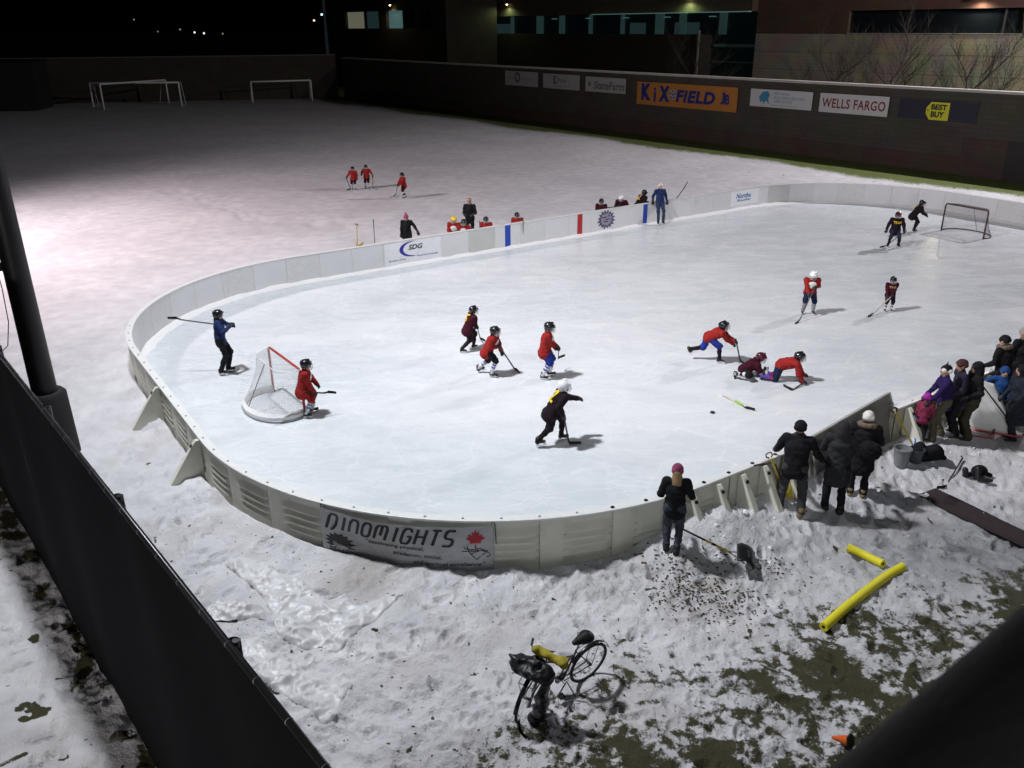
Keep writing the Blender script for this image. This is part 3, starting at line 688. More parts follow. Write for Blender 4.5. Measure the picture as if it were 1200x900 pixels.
for k in range(NP_*2):
    s = phase+k*PL/2
    if in_rng(s, S_GATE0, S_GATE1) or not in_rng(s % PER, s_at(up(157, 380, 1)), S_GATE1+9): continue
    p = lp(s, CT*.55, BH+.001); dark = in_rng(s % PER, near_lo-1.3, S_GATE0)
    if dark not in bolt0:
        mb = MB(); mb.lathe([(0, .012), (.022 if not dark else .035, .012), (.024 if not dark else .04, 0)], 8); q_ = mb.build('cap_bolt', BLK if dark else BOLTM, cap); bolt0[dark] = q_
    else: q_ = bolt0[dark].copy(); COL.objects.link(q_)
    q_.location = p; q_.parent = cap
def buttress(s, w=.1, L=.62, top=.93):
    p, n = ring(s); nn = np.array([n[0], n[1], 0]); td = np.array([-n[1], n[0], 0]); b0 = np.array([p[0]-RCX, p[1]-RCY, 0])+nn*CT
    out = [(0, top), (.07, top+.0), (.13, top-.06), (L, .06), (L, -.15), (0, -.15)]; V = []
    for sg in (-1, 1):
        for (o_, z) in out: V.append(b0+nn*o_+td*sg*(w/2+(.012 if z < .1 else 0))+np.array([0, 0, z]))
    m = len(out); Fc = [tuple(range(m))[::-1], tuple(range(m, 2*m))]+[(i, (i+1) % m, m+(i+1) % m, m+i) for i in range(m)]
    mb = MB(); mb.add(V, Fc); o = mb.build('buttress', BW, boards)
    sl = nrm(np.array([L-.13, top-.12])); c = b0+nn*(.17)+np.array([0, 0, top-.105]); nz = nn*sl[1]+np.array([0, 0, sl[0]])
    h = MB(); R = np.stack([td, np.cross(nz, td), nz], 1); h.lathe([(0, .008), (.034, .008), (.036, -.01)], 12, c+nz*.004, R); h.build('bolt_hole', HOLE, o)
for (x, y) in ((815, 586), (845, 574), (873, 562), (898, 551), (921, 540)): buttress(s_at(up(x, y, .85)))
for (x, y) in ((177, 459), (230, 520)): buttress(s_at(up(x, y, .85)), .1, .72)
for k in range(14): buttress(S_GATE1+.4+k*.64)
for k in range(18): buttress(s_at(up(545, 290))-k*1.28, .1, .62)
def board_patch(name, sA, sB, z0, z1, m, off=-.004, n=4):
    mb = MB(); mb.grid(np.array([[lp(sA+(sB-sA)*i/(n-1), off, z) for z in (z0, z1)] for i in range(n)])); return mb.build(name, m, boards)
sb = s_at(up(592, 289.5)); board_patch('blue_line_mark', sb-.14, sb+.14, .0, BH-.04, BLUEM)
sr = s_at(up(676.5, 275.5)); board_patch('red_line_mark', sr-.14, sr+.14, .0, BH-.04, REDM)
s2 = s_at(up(751.5, 262.5)); board_patch('blue_line_mark', s2-.13, s2+.13, .0, BH-.04, BLUEM)
def board_text(name, s_mid, zc, txts, z_off=-.008, par=boards):
    mb = MB(); ms = []
    for (body, w, h, cx, cy, m, kw) in txts:
        V, Fc = text_geo(body, 1, **kw); V = fit_text(V, w, h, cx, cy)
        if m not in ms: ms.append(m)
        mb.add([lp(s_mid-v[0], z_off, zc+v[1]) for v in V], Fc, ms.index(m))
    return mb.build(name, ms, par)
s_sd = s_at(up(487, 310)); BLUEINK = mat('blue_ink', (.03, .03, .3), .5); BLACKINK = mat('black_ink', (.015, .015, .02), .5)
dec = board_patch('sponsor_panel', s_sd-1.25, s_sd+1.25, .05, BH-.06, mat('white_sign_vinyl', (.8, .8, .84), .35), -.005)
board_text('sponsor_lettering', s_sd, 0, [('SDG', .62, .2, .1, .68, BLACKINK, dict(bold=.03, shear=.2)), ('Sponsor of the', .75, .075, -.72, .24, BLACKINK, dict(bold=.01, shear=.2)), ('Financial Coverage', .95, .075, .62, .3, BLUEINK, dict(bold=.01, shear=.2))], -.01, dec)
mb = MB(); V = []; n = 24
for i in range(n):
    a = PI*.42+(PI*1.2)*i/(n-1); w = .13*math.sin(PI*i/(n-1))**.8+.004; cx, cz = .02, .62
    for rr in (1, 1-w*1.6): V.append(lp(s_sd-(cx-.08+.55*rr*math.cos(a)*1.0+(.05 if rr < 1 else 0)), -.009, cz+.3*rr*math.sin(a)))
mb.add(V, [(2*i, 2*i+1, 2*i+3, 2*i+2) for i in range(n-1)]); mb.build('crescent', BLUEINK, dec)
s_n = s_at(up(871, 244)); dn = board_patch('sponsor_panel', s_n-1.0, s_n+1.0, .2, BH-.08, mat('white_sign_vinyl', (.8, .8, .84), .35), -.005)
board_text('sponsor_lettering', s_n, 0, [('Northern', 1.35, .26, .05, .66, mat('sky_ink', (.04, .16, .35), .5), dict(bold=.02, shear=.3)), ('Roofing', 1.1, .15, 0, .42, mat('sky_ink', (.04, .16, .35), .5), dict(bold=.02, shear=.3))], -.01, dn)
def spiky(fn, R, r, n, seed):   # the spiky ball crest: fn maps (u,v) to a point
    rg = random.Random(seed); V = [fn(0, 0)]; k = n*2
    for i in range(k):
        a = 2*PI*i/k; q = (R if i % 2 else r)*(1+rg.uniform(-.07, .07)); V.append(fn(q*math.cos(a)*1.15, q*math.sin(a)))
    return V, [(0, 1+i, 1+(i+1) % k) for i in range(k)]
s_c = s_at(up(705.5, 270)); mb = MB(); V, Fc = spiky(lambda u, v: lp(s_c-u, -.006, .55+v), .46, .33, 16, 3); mb.add(V, Fc, 0)
V, Fc = spiky(lambda u, v: lp(s_c-u, -.009, .55+v), .3, .24, 12, 5); mb.add(V, Fc, 1)
for (a, b_, w, h) in ((-.1, .1, .28, .06), (.08, .0, .3, .05), (-.02, -.1, .26, .06), (.15, .14, .1, .07)): mb.add([lp(s_c-(a+x*w), -.012, .55+b_+y*h) for x, y in ((-.5, -.5), (.5, -.3), (.5, .5), (-.5, .4))], [(0, 1, 2, 3)], 2)
mb.build('spiked_ball_crest', [mat('crest_purple', (.1, .08, .16), .5), mat('crest_grey', (.3, .28, .36), .5), mat('crest_dark', (.03, .02, .05), .5)], boards)

# ------------------------------------------------------------------ the cloth banner
sbA = s_at(up(375, 590, 1.0)); sbB = s_at(up(577, 608, 1.0)); BLEN = (sbB-sbA) % PER; BHT = .98
def wr(u, v):   # wrinkle height, u along (m), v down from the top (m)
    e = .8+.7*sst(0, .3, v); sag = .02+.03*math.sin(PI*u/BLEN)
    return sag+e*(.03*math.sin(u*2.2+3.5*v+2*vnoise(u*1.2, v*1.5, 2))*vnoise(u*1.1, v*.8, 8)+.05*(float(fbm(u*2.1+v*1.4, v*2.6, 15, 3))-.5)+.03*abs(math.sin((u-v*1.3)*1.9))*vnoise(u, v, 33))
def bpt(u, v, lift=0):   # u from the left end as read, v down
    p, n = ring(sbA+u); sg = .09*math.sin(PI*min(u/BLEN, 1))**1.0*(1-v/BHT)*.9
    o_ = CT+.01+wr(u, v)+lift; return np.array([p[0]+n[0]*o_, p[1]+n[1]*o_, BH-.06-sg-v*(1-.05)])
bo = bpt(BLEN/2, .5); ban = empty('fabric_banner', tuple(bo), 0, 'wrinkled grey banner with slanted black lettering and a red maple leaf on the curved boards', 'banner')
BANM = mat('banner_vinyl', (.42, .42, .43), .26, var=.12, nscale=3, bump=.5, bscale=6, spec=.6)
P = np.array([[bpt(BLEN*i/150, BHT*j/40)-bo for j in range(41)] for i in range(151)]); mb = MB(); mb.grid(P); mb.build('cloth', BANM, ban, smooth=True)
def ban_text(name, body, u, v, w, h, m, **kw):
    V, Fc = text_geo(body, 1, cuts=3, **kw); V = fit_text(V, w, h, u, -v); mb = MB(); mb.add([bpt(min(max(q[0], .01), BLEN-.01), min(max(-q[1], .0), BHT), .007)-bo for q in V], Fc); return mb.build(name, m, ban)
UL = BLEN
GL = {'D': [[(0, 0), (0, .75), (.12, 1), (.62, 1), (.8, .8), (.8, .28), (.62, 0), (.42, 0)]], 'I': [[(.3, 0), (.3, 1)]], 'N': [[(0, 0), (0, .78), (.14, 1), (.62, 1), (.78, .78), (.78, 0)]], 'O': [[(.16, 0), (0, .2), (0, .8), (.16, 1), (.6, 1), (.76, .8), (.76, .2), (.6, 0), (.16, 0), (.1, .06)]],
      'M': [[(0, 0), (0, .8), (.12, 1), (.9, 1), (1.02, .8), (1.02, 0)], [(.51, 1), (.51, .3)]], 'G': [[(.78, .78), (.62, 1), (.16, 1), (0, .8), (0, .2), (.16, 0), (.62, 0), (.78, .2), (.78, .5), (.42, .5)]], 'H': [[(0, 0), (0, 1)], [(.76, 0), (.76, 1)], [(0, .5), (.76, .5)]], 'T': [[(0, 1), (.8, 1)], [(.4, 1), (.4, 0)]], 'S': [[(.78, 1), (.16, 1), (0, .85), (0, .62), (.12, .52), (.64, .48), (.78, .36), (.78, .15), (.62, 0), (0, 0)]]}
def strokes(word, u0, u1, v0, v1, wd, shear, lift, slope=0):
    adv = {'I': .85, 'M': 1.42}; tot = sum(adv.get(c, 1.15) for c in word); mbx = MB(); x0 = 0; sc = (u1-u0)/tot; hh = v1-v0
    for c in word:
        for pl in GL[c]:
            pts = []
            for i in range(len(pl)-1):
                for t in np.linspace(0, 1, 5)[:-1]: pts.append((pl[i][0]*(1-t)+pl[i+1][0]*t, pl[i][1]*(1-t)+pl[i+1][1]*t))
            pts.append(pl[-1]); W = [(u0+(x0+q[0]*.92)*sc+shear*q[1]*hh, v1-q[1]*hh+slope*(x0/tot)) for q in pts]; V = []
            for i in range(len(W)):
                d = np.array(W[min(i+1, len(W)-1)])-np.array(W[max(i-1, 0)]); d = d/(np.linalg.norm(d)+1e-9); nn = np.array([-d[1], d[0]])*wd
                for sg in (-1, 1): q = np.array(W[i])+nn*sg*(1.0 if abs(d[0]) < abs(d[1]) else .8); V.append(bpt(min(max(q[0], .01), BLEN-.01), q[1], lift)-bo)
            mbx.add(V, [(2*i, 2*i+1, 2*i+3, 2*i+2) for i in range(len(W)-1)])
        x0 += adv.get(c, 1.15)
    return mbx
strokes('DINOMIGHTS', UL*.035, UL*.80, .07, .40, .027, .3, .008).build('headline_lettering', BLACKINK, ban)
ban_text('small_lettering', '"developing physical,', UL*.45, .5, UL*.34, .105, BLACKINK, shear=.1, bold=.012)
ban_text('small_lettering', 'academic, social,', UL*.58, .66, UL*.28, .105, BLACKINK, shear=.1, bold=.012)
ban_text('small_lettering', 'and spiritual excellence."', UL*.755, .82, UL*.4, .11, BLACKINK, shear=.1, bold=.014)
mb = MB(); V, Fc = spiky(lambda a, b_: bpt(UL*.115+a, .68-b_*.8+a*.1, .006)-bo, .27, .19, 15, 8); mb.add(V, Fc, 0)
V, Fc = text_geo('Dinomights', 1, shear=.3, bold=.01, cuts=1); V = fit_text(V, .3, .08, 0, 0); mb.add([bpt(UL*.12+q[0], .72-q[1]+q[0]*.2, .013)-bo for q in V], Fc, 1); mb.build('spiked_ball_crest', [mat('crest_black', (.03, .03, .035), .5), WPRINT], ban)
leaf = [(0, 1), (.13, .62), (.36, .74), (.3, .34), (.72, .5), (.62, .24), (.95, .1), (.5, -.18), (.56, -.42), (.08, -.36), (.05, -1.0), (-.05, -1.0), (-.08, -.36), (-.56, -.42), (-.5, -.18), (-.95, .1), (-.62, .24), (-.72, .5), (-.3, .34), (-.36, .74), (-.13, .62)]
mb = MB(); mb.add([bpt(UL*.905, .22, .008)-bo]+[bpt(UL*.905+a*.17, .25-b_*.2, .008)-bo for a, b_ in leaf], [(0, 1+i, 1+(i+1) % len(leaf)) for i in range(len(leaf))]); mb.build('maple_leaf', mat('leaf_red', (.42, .02, .03), .5), ban)
mb = MB(); rg = random.Random(4)
for c in ([(.84, .42), (.88, .47), (.93, .45), (.97, .52), (.94, .6)], [(.86, .38), (.87, .52), (.89, .62), (.91, .7), (.93, .62)], [(.83, .5), (.88, .5), (.95, .5)], [(.9, .4), (.92, .5), (.88, .56)], [(.94, .5), (.975, .56), (.985, .62), (.96, .64)]):
    mb.tube([bpt(UL*u, v, .01)-bo for u, v in c], .006, 4)
mb.build('player_drawing', BLACKINK, ban)
ties = MB()
for u in (.02, BLEN-.02): a = bpt(u, .01)-bo; ties.tube([a, a+np.array([.0, 0, .07]), a+np.array([.05, 0.02, .05]), a+np.array([.07, 0, -.35])], .008, 5)
ties.build('tie_cord', BLK, ban)
# ------------------------------------------------------------------ fence, light poles, railing
def fence():
    T = 4.26; L0 = -6.0; L1 = 22
    ang = math.atan2(FD[1], FD[0]); base = np.array([FA[0], FA[1], 0])
    r = empty('windscreen_fence', tuple(base), ang, 'tall fence covered in black windscreen cloth running past the base of the dark light pole', 'fence')
    TARP = mat('black_windscreen', (.006, .006, .008), .95, var=.2, nscale=2, bump=.3, bscale=3, spec=.12)
    P = np.array([[(x, .035*math.sin(x*2.1)*math.sin(PI*z/T)+.05*(float(vnoise(x*.9, z*.8, 3))-.5), z-.1) for z in np.linspace(0, T+.1, 12)] for x in np.linspace(L0, L1, 190)])
    mb = MB(); mb.grid(P); mb.build('windscreen', TARP, r, smooth=True)
    RM = mat('dark_steel_rail', (.05, .05, .055), .3, metal=.7, var=.3, nscale=20)
    mb = MB(); mb.tube([(L0, 0, T), (L1, 0, T)], .03, 10); rail = mb.build('top_rail', RM, r, smooth=True)
    t0 = None
    for k in range(42):
        if t0 is None: ties = MB(); ties.tube([(0, .031*math.cos(a), .031*math.sin(a)) for a in np.linspace(0, 2*PI, 9)[:-1]], .0035, 4, closed=True); t0 = q = ties.build('tie_wire', GALV, rail)
        else: q = t0.copy(); COL.objects.link(q)
        q.parent = rail; q.location = (L0+4+.52*k, 0, T)
    for x in (-4.3, -1.4, 1.5, 4.4, 7.3, 10.2, 13.1, 16, 18.9):
        mb = MB(); mb.tube([(x, .06, -.1), (x, .06, T+.02)], .035, 8); mb.lathe([(.05, -.03), (.055, .0), (.05, .03)], 10, (x, .03, T), rotz(PI/2)@rotx(0)); mb.build('post', RM, r, smooth=True, angle=40)
fence()
def light_pole(pos, h, label, big=True, aim=(1, 0), heads=True, col=BLK):
    r = empty('light_pole', (pos[0], pos[1], -.1), 0, label, 'light pole', None)
    mb = MB(); a, b = (.26, .14) if big else (.14, .08); mb.tube([(0, 0, 0), (0, 0, h*.5), (0, 0, h)], [a, (a+b)/2, b], 20); mb.build('shaft', col, r, smooth=True, angle=40)
    if big:
        mb = MB(); mb.lathe([(.0, 1.62), (.36, 1.62), (.41, 1.56), (.44, .1), (.47, .1), (.47, -.1)], 28); mb.build('base_sleeve', mat('black_rubber_sleeve', (.012, .012, .013), .8, bump=.2), r, smooth=True, angle=40)
    ax = np.array([aim[0], aim[1], 0.]); ax /= np.linalg.norm(ax); sd = np.array([-ax[1], ax[0], 0])
    for q, zz in ((0, h-.3), (1, h-1.4)):
        mb = MB(); mb.beam(-sd*1.5+np.array([0, 0, zz]), sd*1.5+np.array([0, 0, zz]), .1, .1); arm = mb.build('cross_arm', GALV, r)
        for t in (-1.3, -.45, .45, 1.3):
            d = nrm(ax-np.array([0, 0, .9])); R = np.stack([sd, np.cross(d, sd), d], 1); c = sd*t+np.array([0, 0, zz+.25])-ax*.1
            l = MB(); l.lathe([(0.05, -.35), (.14, -.3), (.3, 0), (.31, .02), (.29, .02), (.13, -.26), (0, -.28)], 16, c, R); l.build('floodlight', GALV, r, smooth=True, angle=40)
    return r
LPA = up(70, 533)[:2]; LPB = np.array([43.83, 51.5]); LPC = np.array([-30., 33.])
lp_r = light_pole(LPA, 22.3, 'thick black light pole rising beside the black windscreen fence', True, (1, .5))
mb = MB(); pr = .245
mb.box((-pr-.07, .0, 4.35), (.14, .1, .16)); mb.build('cable_bracket', BLK, lp_r)
mb = MB(); mb.tube([(-pr-.14, 0, 4.4), (-pr-.32, -.05, 4.42), (-.9, -.1, 4.5), (-2.5, -.3, 5.2)], .012, 6); mb.tube([(-pr-.14, 0, 4.35), (-.34, -.05, 3.9), (-.36, -.08, 3.2), (-.48, -.1, 2.7), (-.8, -.2, 2.4)], .01, 6); mb.build('hanging_cable', DGREY, lp_r)
light_pole(LPB, 24.6, 'tall floodlight pole standing behind the brick sign wall', False, (-1, -.6))
light_pole(LPC, 15.5, 'floodlight pole far out on the snowy field beyond the end of the rink', False, (1, -.3))
# near guard rail, close to the lens and out of focus
a = ray(926, 938)*.62+np.array([0, 0, H]); b = ray(1209, 700)*.62+np.array([0, 0, H]); d = nrm(b-a)
a2 = a-d*.5; b2 = b+d*.9; r = empty('guard_rail', tuple(a2), 0, 'thick black rounded guard rail crossing right beside the viewer, blurred', 'railing')
mid_ = (a+b)/2; nn_ = nrm(np.cross(d, ray(1088, 817))); nn_ = nn_ if nn_[2] < 0 else -nn_
mb = MB(); off = nn_*.125; mb.tube([a2-a2+off, b2-a2+off], .125, 40); mb.build('rail_tube', mat('black_foam_padding', (.01, .01, .012), .75, bump=.1), r, smooth=True, angle=40)
mb = MB()
for q in (.1, .95): p = (b2-a2)*q+off; mb.tube([p, p-np.array([0, 0, 1.0])], .03, 10)
mb.build('rail_post', BLK, r)

# ------------------------------------------------------------------ sign wall and far wall
def wp(s, off, z): return (W0[0]+WD[0]*s+WN[0]*off, W0[1]+WD[1]*s+WN[1]*off, z)
def brick_mat(name, c1, c2, mortar, scale=4.0, rough=.9):
    m = bpy.data.materials.new(name); nt, b = nodes_of(m); L = nt.links; tc = nt.nodes.new('ShaderNodeTexCoord')
    br = nt.nodes.new('ShaderNodeTexBrick'); br.inputs['Scale'].default_value = 1; br.inputs['Brick Width'].default_value = .9; br.inputs['Row Height'].default_value = .3; br.inputs['Mortar Size'].default_value = .015
    br.inputs['Color1'].default_value = (*c1, 1); br.inputs['Color2'].default_value = (*c2, 1); br.inputs['Mortar'].default_value = (*mortar, 1)
    sp = nt.nodes.new('ShaderNodeSeparateXYZ'); cb = nt.nodes.new('ShaderNodeCombineXYZ'); L.new(tc.outputs['Object'], sp.inputs[0]); L.new(sp.outputs[0], cb.inputs[0]); L.new(sp.outputs[2], cb.inputs[1]); L.new(cb.outputs[0], br.inputs['Vector'])
    nz = nt.nodes.new('ShaderNodeTexNoise'); nz.inputs['Scale'].default_value = .5; nz.inputs['Detail'].default_value = 6; L.new(tc.outputs['Object'], nz.inputs['Vector'])
    x = nt.nodes.new('ShaderNodeMix'); x.data_type = 'RGBA'; x.blend_type = 'MULTIPLY'; x.inputs[0].default_value = .7; L.new(br.outputs[0], x.inputs[6]); L.new(nz.outputs['Color'], x.inputs[7]); L.new(x.outputs[2], b.inputs['Base Color']); b.inputs['Roughness'].default_value = rough
    return m
WALLM = brick_mat('brown_block_wall', (.11, .097, .08), (.095, .086, .073), (.07, .06, .05)); REDW = brick_mat('red_block_wall', (.11, .075, .063), (.1, .067, .056), (.075, .052, .045)); 
WANG = math.atan2(WD[1], WD[0])
def wall_box(mb, s0, s1, o0, o1, z0, z1, m=0):   # in the wall's own frame (x along, y towards the rink side is -/+)
    sg = 1 if (np.array([-WD[1], WD[0]])@WN) > 0 else -1
    mb.box(((s0+s1)/2, sg*(o0+o1)/2, (z0+z1)/2), (s1-s0, abs(o1-o0), z1-z0), m=m)
SG = 1 if (np.array([-WD[1], WD[0]])@WN) > 0 else -1
wall = empty('sign_wall', (W0[0], W0[1], 0), WANG, 'long dark block wall carrying a row of sponsor signs along the grass strip', 'wall')
mb = MB(); wall_box(mb, -76, 40, -.4, 0, -.2, 4.75); mb.build('wall_face', WALLM, wall)
mb = MB(); wall_box(mb, -76, 40, -.55, .1, 4.75, 4.9); mb.build('coping', mat('pale_coping', (.5, .48, .45), .8, var=.3, nscale=1), wall)
mb = MB(); wall_box(mb, -76, -3.2, 0, .06, -.1, 1.0); wall_box(mb, -3.2, 7.2, 0, .07, -.1, .98); wall_box(mb, 7.2, 40, 0, .06, -.1, 2.1); wall_box(mb, 9.9, 12.5, .06, .1, -.1, 2.15, 1); mb.build('red_base_course', [REDW, mat('dark_door', (.02, .015, .02), .6)], wall)
def sign(name_label, s0, s1, z0, z1, face, items, cat='sign', rot=0):
    g = empty('wall_sign', wp((s0+s1)/2, .05, (z0+z1)/2), WANG, name_label, cat, 'sponsor signs on the block wall')
    w, h = s1-s0, z1-z0; mb = MB(); mb.box((0, 0, 0), (w, .06, h)); mb.build('panel', face, g)
    fr = MB()
    for a_, b_ in (((-w/2, -h/2), (w/2, -h/2)), ((w/2, -h/2), (w/2, h/2)), ((w/2, h/2), (-w/2, h/2)), ((-w/2, h/2), (-w/2, -h/2))): fr.beam((a_[0], SG*.0, a_[1]), (b_[0], SG*.0, b_[1]), .075, .03, (0, 1, 0))
    fr.build('frame', DGREY, g)
    # reading direction: the viewer on the rink side sees +x of the wall frame to the right
    for it in items:
        kind = it[0]; mb = MB()
        if kind == 'text':
            _, nm, body, cx, cz, tw, tht, m, kw = it; V, Fc = text_geo(body, 1, **kw); V = fit_text(V, tw, tht, cx, cz); mb.add([(v[0], SG*.036, v[1]) for v in V], Fc)
        else:
            _, nm, pts, m, dep = it; c = np.mean(pts, 0); mb.add([(c[0], SG*dep, c[1])]+[(p[0], SG*dep, p[1]) for p in pts], [(0, 1+i, 1+(i+1) % len(pts)) for i in range(len(pts))])
        mb.build(nm, m, g)
    return g
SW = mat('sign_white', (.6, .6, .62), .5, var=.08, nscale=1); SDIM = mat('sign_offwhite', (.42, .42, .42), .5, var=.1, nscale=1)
def circ(cx, cy, rx, ry, n=24, a0=0, a1=2*PI): return [(cx+rx*math.cos(a0+(a1-a0)*i/n), cy+ry*math.sin(a0+(a1-a0)*i/n)) for i in range(n)]
GI = mat('grey_ink', (.12, .12, .13), .6); SKYI = mat('teal_ink', (.05, .25, .42), .5); REDI = mat('maroon_ink', (.22, .02, .03), .5); NAVYI = mat('navy_ink', (.015, .03, .2), .5)
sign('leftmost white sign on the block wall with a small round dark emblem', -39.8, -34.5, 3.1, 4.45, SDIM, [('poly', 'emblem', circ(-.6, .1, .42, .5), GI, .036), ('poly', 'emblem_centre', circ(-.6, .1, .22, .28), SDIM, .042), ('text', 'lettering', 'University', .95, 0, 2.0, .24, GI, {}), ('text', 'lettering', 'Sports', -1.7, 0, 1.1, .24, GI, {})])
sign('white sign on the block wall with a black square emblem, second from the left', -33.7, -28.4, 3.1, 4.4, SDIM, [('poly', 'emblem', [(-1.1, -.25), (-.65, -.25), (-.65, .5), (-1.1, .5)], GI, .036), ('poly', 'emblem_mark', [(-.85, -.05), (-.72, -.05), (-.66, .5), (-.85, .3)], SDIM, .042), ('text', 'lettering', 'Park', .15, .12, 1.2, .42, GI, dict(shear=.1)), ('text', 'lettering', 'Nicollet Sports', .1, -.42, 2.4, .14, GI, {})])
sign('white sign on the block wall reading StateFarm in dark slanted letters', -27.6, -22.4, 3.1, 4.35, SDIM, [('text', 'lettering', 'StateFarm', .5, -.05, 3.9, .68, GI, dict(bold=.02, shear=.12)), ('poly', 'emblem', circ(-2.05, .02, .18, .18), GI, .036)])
K_ = [('text', 'lettering', 'K', -4.25, .12, 1.15, 1.35, NAVYI, dict(bold=.07)), ('text', 'lettering', 'i', -3.25, -.05, .26, 1.15, NAVYI, dict(bold=.03)), ('text', 'lettering', 'X', -2.2, .06, 1.2, 1.25, NAVYI, dict(bold=.07)),
      ('text', 'lettering', 'FIELD', 1.15, -.02, 4.1, .95, NAVYI, dict(bold=.05, shear=.15, spacing=1.1)), ('text', 'lettering', 'J', 3.95, .05, .45, .9, NAVYI, dict(bold=.05)), ('text', 'lettering', 'B', 4.4, -.02, .45, .75, NAVYI, dict(bold=.05))]
for i in range(5): K_.append(('poly', 'ball_patch', circ(-1.25+.24*math.cos(2*PI*i/5+.3), .05+.26*math.sin(2*PI*i/5+.3), .09, .1, 6), NAVYI, .042))
K_.append(('poly', 'ball_patch', circ(-1.25, .05, .09, .1, 6), NAVYI, .042)); K_.append(('poly', 'ball', circ(-1.25, .05, .36, .4), SDIM, .036))
sign('long orange sign on the block wall reading KiX FIELD in dark blue with a football', -21.0, -10.3, 2.4, 4.2, mat('sign_orange', (.5, .2, .04), .5, var=.08, nscale=1), K_)
sign('white sign on the block wall with a blue bird-like emblem and faint blue lettering', -9.1, -3.75, 2.98, 4.2, SW, [('poly', 'emblem', [(-1.9, .05), (-1.6, .42), (-1.15, .5), (-.95, .3), (-1.05, -.1), (-.9, -.45), (-1.25, -.15), (-1.45, -.45), (-1.5, -.2), (-1.75, -.3)], SKYI, .036), ('text', 'lettering', 'PEOPLE', .1, .35, 1.3, .17, SKYI, {}), ('text', 'lettering', 'INCORPORATED', .75, .08, 2.6, .2, SKYI, {}), ('text', 'lettering', 'SERVICES', .25, -.17, 1.6, .18, SKYI, {}), ('text', 'lettering', 'Mental Health Services', .4, -.44, 2.3, .1, SKYI, {})])
# sign: plain letters with slab feet
it = [('text', 'lettering', 'WELLS FARGO', 0, .0, 4.75, .62, REDI, dict(bold=.022, spacing=1.08))]
sign('white sign on the block wall reading WELLS FARGO in dark red capitals', -3.15, 2.0, 2.96, 4.2, SW, it)
YT = mat('tag_yellow', (.7, .68, .02), .5); tagp = [(-.42, .15), (-.15, .5), (1.05, .5), (1.05, -.55), (-.15, -.55), (-.42, -.2)]
sign('dark navy sign on the block wall with a yellow tag reading BEST BUY', 2.72, 7.75, 2.98, 4.15, mat('sign_navy', (.012, .01, .03), .5), [('poly', 'price_tag', [(p[0]-.25, p[1]) for p in tagp], YT, .033), ('text', 'lettering', 'BEST', .14, .22, 1.02, .34, BLACKINK, dict(bold=.05)), ('text', 'lettering', 'BUY', .1, -.22, .86, .36, BLACKINK, dict(bold=.05)), ('poly', 'tag_hole', circ(-.55, .0, .04, .05, 8), BLACKINK, .04)])

fwA = up(18, 121.5)[:2]; fwB = up(392, 114)[:2]; fd = (fwB-fwA)/np.linalg.norm(fwB-fwA); fwang = math.atan2(fd[1], fd[0]); fl = np.linalg.norm(fwB-fwA)
w2 = empty('end_wall', (fwA[0], fwA[1], 0), fwang, 'dark brown block wall behind the far football goals', 'wall')
_d = ray(200, 67); _t = np.linalg.norm((fwA+fwB)/2)/np.hypot(_d[0], _d[1]); WT = H+_t*_d[2]; mb = MB(); mb.box((fl/2, .2, WT/2-.1), (fl+1, .4, WT+.2)); mb.build('wall_face', brick_mat('dark_block_wall', (.1, .085, .07), (.09, .078, .062), (.07, .055, .05)), w2)
mb = MB(); mb.box((fl/2, .2, WT+.05), (fl+1, .6, .14)); mb.build('coping', mat('dark_coping', (.16, .15, .14), .9), w2)
o = empty('storage_shed', tuple([*up(-40, 127)[:2], 0]), fwang, 'black boxy shed at the left end of the far wall', 'shed'); mb = MB(); mb.box((2.5, -2, 2.6), (14.2, 5, 5.2)); mb.build('wall', mat('shed_black', (.02, .02, .025), .8), o); mb = MB(); mb.box((2.5, -2, 5.28), (14.8, 5.6, .14)); mb.build('roof', BLK, o)

# ------------------------------------------------------------------ buildings behind the sign wall
def bbox(mb, s0, s1, o0, o1, z0, z1, m=0): wall_box(mb, s0, s1, o0, o1, z0, z1, m)
PALE = brick_mat('pale_concrete_panels', (.5, .46, .42), (.47, .43, .39), (.36, .32, .29)); BRK = brick_mat('red_brick', (.17, .095, .08), (.15, .085, .07), (.12, .08, .07)); DBRK = brick_mat('dark_brown_brick', (.06, .05, .045), (.055, .045, .04), (.04, .033, .03))
GLS = mat('dark_window_glass', (.01, .014, .02), .12, spec=.8); TEAL = mat('teal_lit_glass', (.02, .05, .05), .2, emit=(.2, .42, .42), estr=.06); TEAL2 = mat('pale_teal_lit_glass', (.02, .05, .05), .2, emit=(.25, .48, .5), estr=.19); FRM = mat('teal_metal_frame', (.12, .22, .22), .5); WARMW = mat('warm_lit_glass', (.05, .05, .03), .3, emit=(.5, .5, .36), estr=.2)
SILVER = mat('pale_metal_band', (.4, .42, .42), .4); INT = mat('dim_blue_interior', (.02, .02, .03), .5, emit=(.03, .07, .12), estr=.05)
O = -20.0
b1 = empty('office_building', (W0[0], W0[1], 0), WANG, 'red brick and pale panel building with a dark ribbon window, above the sign wall', 'building')
mb = MB(); bbox(mb, -25, 45, O-14, O, -.2, 7.72); mb.build('pale_wall', PALE, b1)
mb = MB(); bbox(mb, -25, 45, O-14, O+.03, 9.64, 16); bbox(mb, -25, -14.85, O-14, O+.03, 7.76, 9.64); bbox(mb, .35, 3.1, O-14, O+.03, 7.76, 9.64); bbox(mb, 24, 45, O-14, O+.03, 7.76, 9.64); mb.build('brick_wall', BRK, b1)
